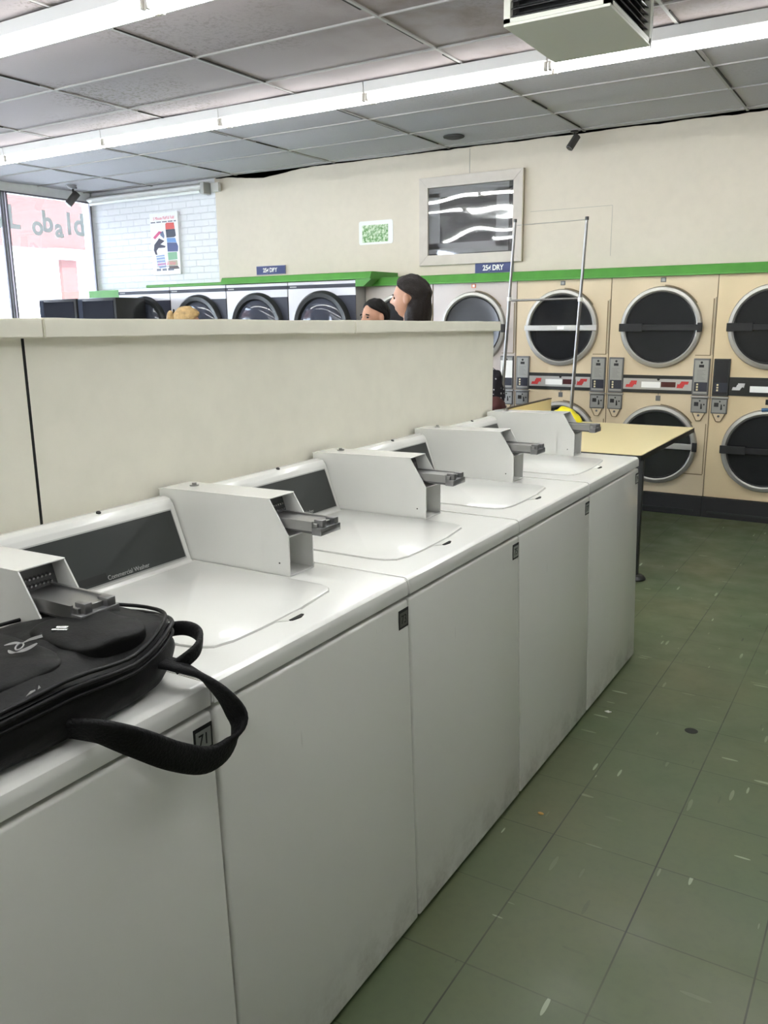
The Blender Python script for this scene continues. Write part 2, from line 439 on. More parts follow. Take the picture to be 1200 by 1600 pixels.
win_text('window_letter', 'L', 5.02, 2.62, .33, "pale letter 'L' on the window just right of the mullion")
win_text('window_letter', 'o', 4.80, 2.60, .34, "pale round letter 'o' on the window left of the mullion")

# half wall behind the washers
bm = B()
box(bm, -.83, -.69, -3.2, .197, 0, 1.51); box(bm, -.83, -.69, .203, 2.675, 0, 1.502)
box(bm, -.82, -.70, .19, .21, 0, 1.50)
struct('wall_divider', bm, DIVM, label='low off-white partition behind the washers')
bm = B(); box(bm, -.6915, -.6895, .1965, .2035, .9, 1.50); struct('trim_5', bm, DARKSLOT, label='dark vertical joint in the low partition')
def cap(nm, ya, yb):
    bm = B(); r = bmesh.ops.create_cube(bm, size=1); zt = lambda y: 1.5405-.0112*(y-.16)
    for v in r['verts']:
        y = ya if v.co.y < 0 else yb; x = -.86 if v.co.x < 0 else -.665
        v.co = Vector((x, y, zt(y) if v.co.z > 0 else zt(y)-.043))
    bmesh.ops.bevel(bm, geom=bm.edges[:], offset=.003, segments=2, affect='EDGES')
    bmesh.ops.subdivide_edges(bm, edges=[e for e in bm.edges if abs(e.verts[0].co.y-e.verts[1].co.y) > .5], cuts=40)
    for v in bm.verts:
        v.co.z += .0022*noise.noise(Vector((v.co.y*9, v.co.x*3, v.co.z*20)))
    struct(nm, bm, DIVM, smooth=40, label='painted wooden cap board on the low partition')
cap('trim_6', -3.2, .237); cap('trim_7', .240, 1.478); cap('trim_8', 1.482, 2.70)

# green ledge over the dryers
bm = B()
prism(bm, [(5.735, 1.822), (5.735, 1.832), (5.765, 1.892), (5.775, 1.898), (YB, 1.900), (YB, 1.822)], 'x', -3.36, XR)
struct('trim_9', bm, GREENP, label='green sloping ledge above the cream dryers')
bm = B()
prism(bm, [(5.59, 1.882), (5.59, 1.890), (5.615, 1.940), (5.625, 1.946), (YB, 1.948), (YB, 1.882)], 'x', -4.975, -3.206)
prism(bm, [(-3.37, 1.8815), (-3.200, 1.8815), (-3.285, 1.818), (-3.37, 1.818)], 'y', 5.602, 5.73)
struct('trim_10', bm, GREENP, label='raised green ledge above the silver dryers')
bm = B(); prism(bm, [(5.62, 1.88), (5.62, 1.90), (5.63, 1.908), (YB, 1.91), (YB, 1.88)], 'x', -6.05, -4.976)
prism(bm, [(5.9, 1.80), (5.9, 1.885), (YB, 1.89), (YB, 1.80)], 'x', XW+.03, -6.48)
struct('trim_11', bm, GREENP, label='thin green ledge at the window end')
# box work behind the machines so the wall reads solid
bm = B(); box(bm, -3.36, XR, 6.0, YB, 0, 1.822); struct('trim_12', bm, DARKSLOT, label='dark void behind the dryers')

# outdoors
STUC = mat('white_stucco', (.85, .84, .82), .9); SALM = mat('salmon_stucco', (.085, .030, .024), .9, noise_amt=.06, nscale=2)
bm = B(); box(bm, -40, XW-.15, -30, 40, -.2, -.12); struct('ground', bm, mat('pale_pavement', (.6, .58, .55), .9))
t = thing('building', 'salmon and white building across the street, seen through the window', 'building', (-15, 11, -.12))
bm = B(); box(bm, -5, 0, -22, 14, 0, 3.2); obj('wall', bm, STUC, t)
bm = B(); box(bm, -5, .12, -22, 14, 3.19, 5.6); obj('upper_band', bm, SALM, t)
bm = B(); box(bm, 0, .10, .58, .98, .3, 2.98); obj('door_panel', bm, SALM, t)
bm = B(); box(bm, 0, .35, .25, 1.25, 3.10, 3.19); obj('awning', bm, mat('grey_awning', (.45, .40, .38), .8), t)

# ================================================================== CEILING LIGHTS
def make_fixture():
    L = 1.21
    t = thing('strip_light', '', 'light')
    bm = B(); prism(bm, [(-.070, 0), (-.066, -.058), (-.060, -.064), (.060, -.064), (.066, -.058), (.070, 0)], 'x', .003, L-.003, .001)
    obj('housing', bm, FIXM, t)
    for s in (-1, 1):
        bm = B(); cyl(bm, (.028, s*.043, -.086), (L-.028, s*.043, -.086), .017, seg=14); obj('fluorescent_tube', bm, TUBEM, t, smooth=40)
        for x in (.004, L-.024):
            bm = B(); box(bm, x, x+.02, s*.043-.012, s*.043+.012, -.110, -.060, .003); obj('lamp_holder', bm, mat_holder, t)
    return t
mat_holder = mat('lamp_holder_plastic', (.45, .42, .38), .5)
fx = make_fixture(); used = False
ordn = ['first', 'second', 'third', 'fourth', 'fifth', 'sixth', 'seventh', 'eighth']
def place_fix(x, y, label, group):
    global used
    if not used:
        fx.location = (x, y, ZC-.001); fx['label'] = label; fx['group'] = group; used = True
    else: dup(fx, (x, y, ZC-.001), label, group)
for k in range(-5, 3):
    place_fix(-.93+1.21*k, 3.925, 'twin-tube strip light, %s from the window end of the row nearer the dryers' % ordn[k+5], 'strip lights in the row nearer the dryers')
for k in range(-4, 3):
    place_fix(-2.075+1.21*(k), 2.03, 'twin-tube strip light, %s from the window end of the row nearer the camera' % ordn[k+4], 'strip lights in the row nearer the camera')
for yy in (.14, -1.75):
    for k in range(-3, 3):
        place_fix(-2.1+1.21*k, yy, 'twin-tube strip light in the rows overhead, out of view', 'strip lights out of view')

# wall fixture above the poster, unlit
t = thing('wall_strip_light', 'unlit white strip light high on the wall above the poster', 'light', (-7.3, 6.06, 2.86))
bm = B(); prism(bm, [(0, 0), (-.05, .0), (-.10, .03), (-.10, .05), (0, .09)], 'x', .02, 1.82, .003); obj('housing', bm, FIXM, t)
bm = B(); cyl(bm, (.05, -.075, -.01), (1.76, -.075, -.01), .016); obj('tube', bm, WHITEP, t, smooth=40)
bm = B(); box(bm, 1.79, 1.84, -.11, 0, -.04, .075, .004); obj('end_cap', bm, mat('grey_end_cap', (.4, .4, .38), .5), t)
bm = B(); box(bm, 1.87, 1.97, -.03, 0.01, -.02, .07, .004); obj('junction_box', bm, FIXM, t)

# air grille box hanging from the ceiling
t = thing('air_diffuser', 'boxy pale metal air grille with black louvres hanging from the ceiling', 'vent', (-.465, 3.06, 2.76))
PALE = mat('pale_grey_metal', (.52, .52, .46), .5)
hx, hy, H = .235, .315, .225
bm = B(); box(bm, -hx, hx, -hy, hy, 0, .012, .002); obj('bottom_panel', bm, PALE, t)
bm = B()
for sx in (-1, 1):
    for sy in (-1, 1): box(bm, sx*hx-(.03 if sx > 0 else 0), sx*hx+(0 if sx > 0 else .03), sy*hy-(.03 if sy > 0 else 0), sy*hy+(0 if sy > 0 else .03), .012, H)
for z0 in (.012, H-.02):
    box(bm, -hx, hx, -hy, -hy+.012, z0, z0+.018); box(bm, -hx, hx, hy-.012, hy, z0, z0+.018)
    box(bm, -hx, -hx+.012, -hy, hy, z0, z0+.018); box(bm, hx-.012, hx, -hy, hy, z0, z0+.018)
obj('frame', bm, PALE, t)
bm = B(); box(bm, -hx+.05, hx-.05, -hy+.05, hy-.05, .01, H); obj('core', bm, BLACKM, t)
bm = B()
for k in range(6):
    z = .035+.03*k
    for s in (-1, 1):
        prism(bm, [(s*(hy-.045), z+.018), (s*(hy-.008), z), (s*(hy-.008), z+.003), (s*(hy-.045), z+.022)], 'x', -hx+.03, hx-.03)
        prism(bm, [(s*(hx-.045), z+.018), (s*(hx-.008), z), (s*(hx-.008), z+.003), (s*(hx-.045), z+.022)], 'y', -hy+.03, hy-.03)
obj('louvres', bm, BLACKP, t)
bm = B(); tube(bm, [(hx+.004, hy-.01, H+.01), (hx+.006, hy-.008, .1), (hx+.003, hy-.012, -.03)], .003, 6); obj('hanging_wire', bm, WTRIM, t)
bm = B(); box(bm, -hx-.03, hx+.03, -hy-.03, hy+.03, H-.004, H+.004); obj('ceiling_collar', bm, mat('rusty_collar', (.12, .08, .06), .9), t)

bm = B(); lathe(bm, [(.001, -.012), (.06, -.014), (.085, -.006), (.088, 0.003)], (0, 0, 0), 'z', 28)
tag(obj('ceiling_speaker', bm, mat('dark_disc', (.05, .05, .05), .7), loc=(-2.397, 5.621, ZC-.008)), 'round dark disc in the ceiling near the back wall', 'speaker')
bm = B(); lathe(bm, [(.001, -.03), (.03, -.028), (.05, -.012), (.055, .003)], (0, 0, 0), 'z', 24)
tag(obj('smoke_detector', bm, mat('grey_disc', (.3, .28, .3), .7), loc=(-6.95, 5.5, ZC-.01)), 'small round grey detector on the ceiling by the window', 'smoke detector')

def camera_thing(loc, rz, pitch, s, label, drop):
    t = thing('security_camera', label, 'camera', loc, rz)
    bm = B(); lathe(bm, [(.001, -.01*s), (.035*s, -.01*s), (.035*s, .004)], (0, 0, 0), 'z', 20); cyl(bm, (0, 0, 0), (0, 0, -drop), .008*s, seg=8); obj('bracket', bm, BLACKP, t)
    d = Vector((0, -math.cos(pitch), -math.sin(pitch))); c = Vector((0, 0, -drop))
    bm = B(); cyl(bm, c-d*.05*s, c+d*.08*s, .032*s, seg=20); obj('camera_body', bm, mat('dark_camera_grey', (.06, .055, .055), .5), t, smooth=40)
    bm = B(); cyl(bm, c+d*.075*s, c+d*.084*s, .018*s, seg=16); obj('lens', bm, DOORG, t)
    return t
camera_thing((-1.50, 5.97, ZC-.012), -0.75, math.radians(55), .9, 'small dark security camera where the back wall meets the ceiling', .07)
camera_thing((-7.05, 5.6, ZC-.012), -0.5, math.radians(50), 1.25, 'black security camera hanging near the shop window', .10)

# ================================================================== WASHERS
P = .6771
def skew_front(bm, k=.027, ztop=.884):
    for v in bm.verts:
        if v.co.x > -.1: v.co.x += k*(1-max(0, min(1, v.co.z/ztop)))
def make_washer():
    t = thing('washing_machine', '', 'washing machine')
    w0, w1 = .003, P-.003
    bm = B(); box(bm, -.66, 0, w0, w1, .014, .879, .007, 3); skew_front(bm); obj('cabinet', bm, CABM, t, smooth=40)
    for x in (-.6, -.05):
        for y in (.06, P-.06):
            bm = B(); cyl(bm, (x, y, 0), (x, y, .02), .02, seg=12); obj('foot', bm, BLACKM, t)
    # top deck with rounded front edge and a sunken channel around the lid
    zt = .9285
    prof = [(-.668, .889), (-.668, zt), (-.018, zt), (-.010, zt-.0015), (-.004, zt-.006), (-.001, zt-.014), (0, zt-.022), (0, .889), (-.012, .887)]
    bm = B(); prism(bm, prof, 'y', w0-.001, w1+.001); 
    bmesh.ops.bevel(bm, geom=[e for e in bm.edges if abs(e.verts[0].co.y-e.verts[1].co.y) < 1e-5], offset=.003, segments=2, affect='EDGES')
    obj('top_deck', bm, ENAMEL, t, smooth=30)
    # lid
    out = [(-.545, .095), (-.545, .528), (-.52, .535), (-.150, .530), (-.122, .520), (-.108, .500), (-.095, .395), (-.092, .375), (-.089, .24), (-.092, .16), (-.104, .120), (-.13, .102), (-.17, .095)]
    bm = B(); prism(bm, out, 'z', zt-.002, zt+.0045, .0022, 2); obj('lid', bm, ENAMEL, t, smooth=30)
    bm = B(); inner = [(x+(.004 if x < -.3 else -.0) if False else x, y) for x, y in out]
    loop = [(x, y, zt+.0003) for x, y in out]; tube(bm, loop, .0018, 6, closed=True); obj('lid_seam', bm, mat_seam, t)
    bm = B(); prism(bm, [(-.094, .28), (-.070, .305), (-.066, .335), (-.070, .352), (-.092, .375)], 'z', zt-.001, zt+.0012); obj('lid_finger_notch', bm, mat_notch, t)
    bm = B(); prism(bm, [(-.071, .306), (-.064, .312), (-.0605, .335), (-.066, .351), (-.072, .35)], 'z', zt-.001, zt+.0022); obj('notch_shadow_gap', bm, DARKSLOT, t)
    # console
    bm = B()
    prof = [(-.672, .928), (-.672, 1.082), (-.660, 1.090), (-.645, 1.091), (-.628, 1.087), (-.618, 1.076), (-.614, 1.066), (-.566, .934), (-.560, .928)]
    prism(bm, prof, 'y', .006, .538, .002, 2); obj('control_console', bm, ENAMEL, t, smooth=50)
    con = [x for x in bpy.data.objects if x.parent == t][-1]
    a, b_ = Vector((-.614, 0, 1.064)), Vector((-.566, 0, .936)); up = (a-b_).normalized(); nrm = Vector((up.z, 0, -up.x))
    Mc = Matrix(((0, up.x, nrm.x, b_.x), (1, 0, 0, 0), (0, up.z, nrm.z, b_.z), (0, 0, 0, 1)))
    L = (a-b_).length
    bm = B(); box(bm, .030, .522, .004, L-.002, 0, .0028); bm.transform(Mc); obj('panel_bezel', bm, mat_bezel, con)
    bm = B(); box(bm, .0335, .5185, .0075, L-.0055, 0, .0036); bm.transform(Mc); pn = obj('control_panel', bm, PANEL, con)
    bm = B(); box(bm, .045, .09, L-.055, L-.006, .003, .0038); box(bm, .18, .27, .012, .030, .003, .0038); bm.transform(Mc); obj('panel_inset', bm, BLACKP, con)
    text('panel_lettering', 'Commercial Washer', .0150, mat_print, Mc @ Matrix.Translation((.335, .016, .0036)), con, .0002)
    bm = B(); cyl(bm, (-.640, .318, 1.086), (-.637, .318, 1.0925), .0058, seg=14); obj('screw_hole', bm, BLACKM, con)
    # coin meter housing: hollow sheet-metal shell with cut-away front
    y0, y1 = .545, .642
    side = [(-.672, .930), (-.672, 1.105), (-.655, 1.1075), (-.307, 1.114), (-.252, 1.029), (-.252, .930)]
    bm = B()
    prism(bm, side, 'y', y0, y0+.003); prism(bm, side, 'y', y1-.003, y1)
    prism(bm, [(-.675, 1.104), (-.675, 1.1065), (-.655, 1.110), (-.306, 1.1165), (-.306, 1.1135), (-.655, 1.107)], 'y', y0, y1, .0008, 1)
    box(bm, -.675, -.252, y0, y1, .9295, .933); 
    box(bm, -.34, -.2525, y0, y1, 1.026, 1.029)
    box(bm, -.334, -.33, y0, y1, .93, 1.028)
    hs = obj('coin_meter_housing', bm, ENAMEL, t, smooth=30)
    bm = B(); cyl(bm, (-.60, .60, 1.106), (-.60, .60, 1.114), .012, seg=16); cyl(bm, (-.60, .60, 1.113), (-.60, .60, 1.119), .006, seg=12); obj('top_bolt', bm, STEEL, hs, smooth=40)
    bm = B(); cyl(bm, (-.282, y0-.0006, .960), (-.282, y0+.001, .960), .0022, seg=10); obj('rivet', bm, BLACKM, hs)
    # back plate of the upper opening with coin pins
    bm = B(); prism(bm, [(-.352, 1.112), (-.345, 1.112), (-.318, 1.029), (-.325, 1.029)], 'y', y0+.003, y1-.003); obj('meter_faceplate', bm, STEELD, hs)
    bm = B()
    for k in range(8):
        y = y0+.018+.0085*k
        for zz, xx in ((1.088, -.337), (1.076, -.333)): cyl(bm, (xx, y, zz), (xx+.010, y, zz-.001), .0022, seg=8)
    obj('coin_pins', bm, CHROME, hs)
    # coin slide
    sl = B()
    box(sl, -.34, -.178, y0+.014, y1-.016, 1.052, 1.066, .001, 1)
    box(sl, -.34, -.190, y0+.010, y0+.016, 1.047, 1.070); box(sl, -.34, -.190, y1-.018, y1-.012, 1.047, 1.070)
    so = obj('coin_slide', sl, STEEL, t)
    bm = B(); prism(bm, [(-.34, 1.046), (-.255, 1.042), (-.185, 1.040), (-.182, 1.054), (-.34, 1.054)], 'y', y0+.012, y1-.014, .001, 1); obj('slide_body', bm, STEELD, so)
    bm = B(); box(bm, -.192, -.164, y0+.010, y1-.006, 1.038, 1.056, .002, 2); box(bm, -.192, -.166, y0+.020, y0+.036, 1.05, 1.074, .002, 2); box(bm, -.192, -.166, y1-.030, y1-.012, 1.05, 1.071, .002, 2)
    obj('slide_handle', bm, mat_handle, so, smooth=40)
    bm = B(); cyl(bm, (-.333, .590, .992), (-.308, .590, .992), .019, .017, seg=24); box(bm, -.309, -.3055, .586, .594, .990, .994); lk = obj('coin_box_lock', bm, CHROME, t, smooth=40)
    bm = B(); box(bm, -.3075, -.3068, .587, .589, .985, .999); obj('keyhole', bm, BLACKM, lk)
    return t
mat_seam = mat('lid_seam_shadow', (.56, .56, .53), .5)
mat_notch = mat('lid_notch_shaded_enamel', (.66, .66, .63), .3)  # notch is a flat patch; the recess shade is put into its darker white
mat_bezel = mat('bezel_silver', (.45, .45, .44), .4)
mat_print = mat('pale_print', (.42, .43, .42), .5)
mat_handle = mat('slide_handle_metal', (.28, .28, .29), .3, metal=.8)
wm = make_washer()
nums = ['71', '73', '75', '77', '79']
wlab = ['white top-loading washer tagged 71, with the black backpack on it, nearest the camera',
        'white top-loading washer tagged 73, second from the camera, number tag dirty and peeling',
        'white top-loading washer in the middle of the row of five, tag 75',
        'white top-loading washer second from the folding table, tag 77',
        'white top-loading washer at the far end of the row, beside the folding table']
ws = []
for k in range(5):
    loc = (0, P*(k-1), 0)
    if k == 0: wm.location = loc; wm['label'] = wlab[0]; wm['group'] = 'coin washers in the row'; ws.append(wm)
    else: ws.append(dup(wm, loc, wlab[k], 'coin washers in the row'))
for k, o in enumerate(ws):
    bm = B(); box(bm, .0003, .0016, P-.052, P-.008, .815, .862); pl = obj('number_plate', bm, BLACKM, o)
    bm = B(); box(bm, .001, .0022, P-.048, P-.012, .820, .855); obj('plate_face', bm, GREYP if k != 1 else mat('dirty_plate', (.10, .10, .085), .6), pl)
    text('plate_number', nums[k], .030, BLACKM, basis((.0024, P-.030, .8365), (0, 1, 0), (0, 0, 1)), pl, .0003, sx=.85)
    # sheet-metal front leans with the cabinet
    pl.location.x = .0012

# ================================================================== FOLDING TABLE
t = thing('folding_table', 'yellow laminate folding table with black edge beyond the washers', 'table', (-.80, 4.5, 0))
bm = B(); prism(bm, rrect(-.53, .53, -.70, .70, .012), 'z', .728, .757, 0); obj('table_edge', bm, BLACKP, t)
bm = B(); prism(bm, rrect(-.527, .527, -.697, .697, .012), 'z', .757, .760, 0); obj('tabletop', bm, YLAM, t)
for x, y in ((.505, -.60), (-.42, -.60), (-.15, .50)):
    bm = B(); box(bm, x-.016, x+.016, y-.016, y+.016, .01, .73, .003); lathe(bm, [(.02, .03), (.05, .022), (.062, .008), (.062, 0)], (x, y, 0), 'z', 24); obj('leg', bm, BLACKP, t, smooth=40)
bm = B(); box(bm, -.552, -.53, -.70, .69, .70, .922, .002); obj('backboard', bm, YLAM, t)
bm = B(); box(bm, -.554, -.528, -.702, .692, .920, .927); obj('backboard_edge', bm, mat('dark_edge', (.06, .045, .03), .6), t)
# yellow bag
bm = B(); bmesh.ops.create_icosphere(bm, subdivisions=4, radius=1)
for v in bm.verts:
    d = v.co.copy(); r = 1+.18*noise.noise(d*1.6+Vector((3, 1, 0)))+.06*noise.noise(d*5)
    v.co = Vector((d.x*.100*r-.035*max(0, d.z), d.y*.085*r, max(-.6, d.z)*.096*r))
tag(obj('yellow_bag', bm, YBAG, smooth=60, loc=(-1.00, 4.62, .828)), 'crumpled bright yellow plastic bag on the folding table', 'bag')

# ================================================================== LAUNDRY CART
t = thing('laundry_cart', 'wheeled chrome laundry cart with tall hanging posts, beyond the table', 'laundry cart', (-1.5, 5.42, 0))
CT = mat('dull_chrome_tube', (.30, .29, .285), .32, metal=.9)
xl, xr = -.30, .27
for a, b_ in (((xl-.085, 0, .12), (xl+.043, 0, 2.26)), ((xr-.055, 0, .12), (xr+.045, 0, 2.24))):
    a, b_ = Vector(a), Vector(b_)
    bm = B(); cyl(bm, a, a.lerp(b_, .74), .0135, seg=12); p = obj('post', bm, CT, t, smooth=40)
    bm = B(); cyl(bm, a.lerp(b_, .72), b_, .0115, seg=12); obj('upper_post', bm, CT, p, smooth=40)
    bm = B(); cyl(bm, b_-Vector((0, 0, .012)), b_+Vector((0, 0, .012)), .014, seg=12); obj('post_cap', bm, BLACKP, p)
    bm = B(); c = a.lerp(b_, .725); cyl(bm, c-Vector((0, 0, .015)), c+Vector((0, 0, .015)), .019, seg=12); obj('joint_collar', bm, WTRIM, p)
bm = B(); cyl(bm, (-.275, 0, 1.66), (.29, 0, 1.665), .0085, seg=10); obj('crossbar', bm, CT, t, smooth=40)
bm = B(); cyl(bm, (-.262, 0, 2.225), (.31, 0, 2.232), .002, seg=8); obj('top_wire', bm, STEEL, t)
def wire_basket(x0, x1, y0, y1, z0, z1):
    bm = B()
    for z, r in ((z1, .008), (z0, .006), ((z0+z1)/2, .003)):
        for a, b_ in (((x0, y0), (x1, y0)), ((x1, y0), (x1, y1)), ((x1, y1), (x0, y1)), ((x0, y1), (x0, y0))): cyl(bm, (*a, z), (*b_, z), r, seg=8)
    n = 14
    for k in range(n+1):
        x = x0+(x1-x0)*k/n
        cyl(bm, (x, y0, z0), (x, y0, z1), .002, seg=6); cyl(bm, (x, y1, z0), (x, y1, z1), .002, seg=6); cyl(bm, (x, y0, z0), (x, y1, z0), .002, seg=6)
    for k in range(9):
        y = y0+(y1-y0)*k/8
        cyl(bm, (x0, y, z0), (x0, y, z1), .002, seg=6); cyl(bm, (x1, y, z0), (x1, y, z1), .002, seg=6); cyl(bm, (x0, y, z0), (x1, y, z0), .002, seg=6)
    return bm
obj('basket', wire_basket(-.42, .30, -.2, .2, .36, .70), CT, t)
for x in (-.38, .26):
    for y in (-.18, .18):
        bm = B(); cyl(bm, (x, y, .36), (x, y, .09), .008, seg=8); cyl(bm, (x, y-.012, .045), (x, y+.012, .045), .045, seg=20); obj('caster', bm, BLACKP, t, smooth=40)
# dotted garment hung at the left end
def dots_mat():
    m = mat('black_white_dot_cloth', (.014, .012, .016), .85); g = NT(m)
    v = g.n('ShaderNodeTexVoronoi'); v.inputs['Scale'].default_value = 26; v.inputs['Randomness'].default_value = .35; g.l(g.tc.outputs['Object'], v.inputs['Vector'])
    g.l(g.mix(g.math('LESS_THAN', v.outputs['Distance'], .20), (.014, .012, .018), (.6, .6, .62)), g.b.inputs['Base Color'])
    return m
bm = B(); bmesh.ops.create_icosphere(bm, subdivisions=4, radius=1)
for v in bm.verts:
    d = v.co.copy(); r = 1+.14*noise.noise(d*2.2)+.05*math.sin(d.x*14+d.y*9)*(.5-d.z*.5)
    v.co = Vector((d.x*(.085+.03*(d.z < 0)*-d.z)*r, d.y*.12*r, d.z*.24*r))
tag(obj('dotted_garment', bm, dots_mat(), smooth=60, loc=(-1.905, 5.40, .885)), 'black garment with white dots heaped at the left end of the laundry cart', 'clothing')
bm = B(); bmesh.ops.create_icosphere(bm, subdivisions=3, radius=1)
for v in bm.verts:
    d = v.co.copy(); r = 1+.2*noise.noise(d*2+Vector((5, 0, 0)))
    v.co = Vector((d.x*.10*r, d.y*.13*r, d.z*.11*r))
tag(obj('dark_red_garment', bm, mat('maroon_cloth', (.07, .018, .018), .85), smooth=60, loc=(-1.86, 5.30, .80)), 'dark maroon garment under the dotted one in the cart', 'clothing')

# ================================================================== STACKED DRYERS (cream)
YD = 5.77
def door(parent, cx, cz, r, strap, lower=False):
    d = B(); lathe(d, [(r-.055, .0), (r-.05, -.02), (r-.030, -.035), (r-.008, -.030), (r, -.012), (r, .004)], (cx, 0, cz), 'y', 56)
    do = obj('door', d, RINGM, parent, smooth=35)
    d = B(); lathe(d, [(.01, -.020), (r*.6, -.018), (r-.047, -.022), (r-.047, -.010)], (cx, 0, cz), 'y', 48); obj('door_glass', d, DOORG, do, smooth=50)
    d = B(); tube(d, [(cx+(r-.047)*math.cos(a*PI/24), -.0245, cz+(r-.047)*math.sin(a*PI/24)) for a in range(48)], .006, 6, closed=True); obj('gasket', d, BLACKM, do)
    if strap:
        sm, extra = strap
        d = B(); box(d, cx-r+.002, cx+r-.002, -.046, -.034, cz-.022, cz+.022, .003); so = obj('door_strap', d, sm, do)
        if extra:
            d = B(); box(d, cx-.02, cx+.035, -.0475, -.045, cz-.012, cz+.012); obj('strap_label', d, WHITEP, so)
        else:
            d = B(); box(d, cx-r-.002, cx-r*.42, -.050, -.040, cz-.030, cz+.030, .003); obj('strap_clip', d, BLACKM, so); d = B(); box(d, cx+r-.03, cx+r+.004, -.050, -.034, cz-.034, cz+.034, .002); obj('strap_clip', d, BLACKM, so)
    # small shadow lip of the hinge at upper right
    d = B(); tube(d, [(cx+(r+.006)*math.cos(a), -.006, cz+(r+.006)*math.sin(a)) for a in [math.radians(35+4*k) for k in range(14)]], .004, 6); obj('door_lip', d, SEAMC, do)
    return do
def arrow(bm, cx, cz, s, flip=1, y=-.0135):
    # stepped arrow: rises and points outward
    pts = [(-.040, -.024), (-.034, -.004), (-.014, -.004), (-.008, .012), (-.002, .014), (-.004, .022), (.040, .022), (.034, -.008), (.026, -.002), (.016, -.012), (.010, -.024)]
    pts = [(cx+flip*x*s, cz+flip*z*s) for x, z in pts]
    vs = [bm.verts.new((x, y, z)) for x, z in pts]; f = bm.faces.new(vs if flip < 0 else vs)
    vs2 = [bm.verts.new((x, y+.001, z)) for x, z in pts]; bm.faces.new(vs2[::-1])
def meter(parent, x0, x1, face, paper=False):
    d = B(); box(d, x0, x1, -.016, 0, .935, 1.212, .003); mo = obj('coin_meter', d, STEELD if face is not None else BLACKP, parent)
    d = B(); box(d, x0+.010, x1-.010, -.0175, -.014, .95, 1.20); obj('meter_face', d, face if face is not None else BLACKM, mo)
    cx = (x0+x1)/2
    d = B(); box(d, x0+.014, x1-.010, -.0185, -.016, .965, 1.035); obj('button_block', d, DKNAVY, mo)
    d = B()
    for k in range(3): box(d, x0+.030, x0+.044, -.0215, -.018, .972+.020*k, .986+.020*k, .002)
    obj('buttons', d, mat('cream_buttons', (.7, .62, .4), .5), mo)
    if face is not None:
        d = B(); cyl(d, (cx, -.019, 1.182), (cx, -.015, 1.182), .009, seg=12); box(d, cx-.018, cx+.018, -.0185, -.016, 1.146, 1.166)
        obj('display', d, BLACKM, mo)
        d = B()
        for k in range(7): box(d, cx-.030, cx+.030-.01*(k % 3), -.0179, -.0165, 1.058+.011*k, 1.0595+.011*k)
        obj('instructions', d, mat_instr, mo)
    if paper:
        d = B(); box(d, x0+.006, x1-.004, -.020, -.018, 1.03, 1.175); obj('taped_paper', d, WHITEP, mo)
    d = B(); box(d, x0-.006, x1+.006, -.022, 0, .918, .930, .002); obj('ledge', d, STEEL, mo)
    # coin slot plate below
    d = B(); box(d, x0, x1, -.014, 0, .803, .916, .003); lp = obj('slot_plate', d, STEELD, mo)
    d = B(); box(d, x0+.008, x1-.008, -.0155, -.012, .812, .908); obj('slot_plate_face', d, mat_plate, lp)
    d = B(); cyl(d, (cx+.004, -.0175, .895), (cx+.004, -.014, .895), .006, seg=10); cyl(d, (cx+.036, -.0175, .868), (cx+.036, -.014, .868), .006, seg=10)
    prism(d, [(cx+.012, .875), (cx+.020, .872), (cx+.024, .835), (cx+.010, .832)], 'y', -.017, -.014); box(d, cx-.036, cx-.004, -.0165, -.014, .855, .885)
    obj('coin_slot', d, BLACKM, lp)
    d = B(); prism(d, [(cx-.044, .800), (cx+.044, .800), (cx+.016, .742), (cx-.016, .742)], 'y', -.010, 0); prism(d, [(cx-.034, .803), (cx+.034, .803), (cx+.010, .750), (cx-.010, .750)], 'y', -.0105, -.009)
    hp = obj('coin_box_plate', d, CREAM, mo)
    d = B(); tube(d, [(cx-.044, -.0115, .802), (cx-.042, -.0115, .795), (cx-.016, -.0115, .744), (cx+.016, -.0115, .744), (cx+.042, -.0115, .795), (cx+.044, -.0115, .802)], .0035, 6); obj('plate_rim', d, SEAMC, hp)
    d = B(); cyl(d, (cx, -.014, .784), (cx, -.008, .784), .009, seg=12); obj('lock', d, STEELD, hp)
mat_instr = mat('faint_instruction_print', (.10, .10, .10), .6)
mat_plate = mat('slot_plate_metal', (.30, .30, .29), .4, metal=.5)
mat_steelcream = mat('dulled_plate', (.40, .35, .26), .5, metal=.2)
METF = mat('meter_face_grey', (.33, .33, .31), .4, metal=.4)
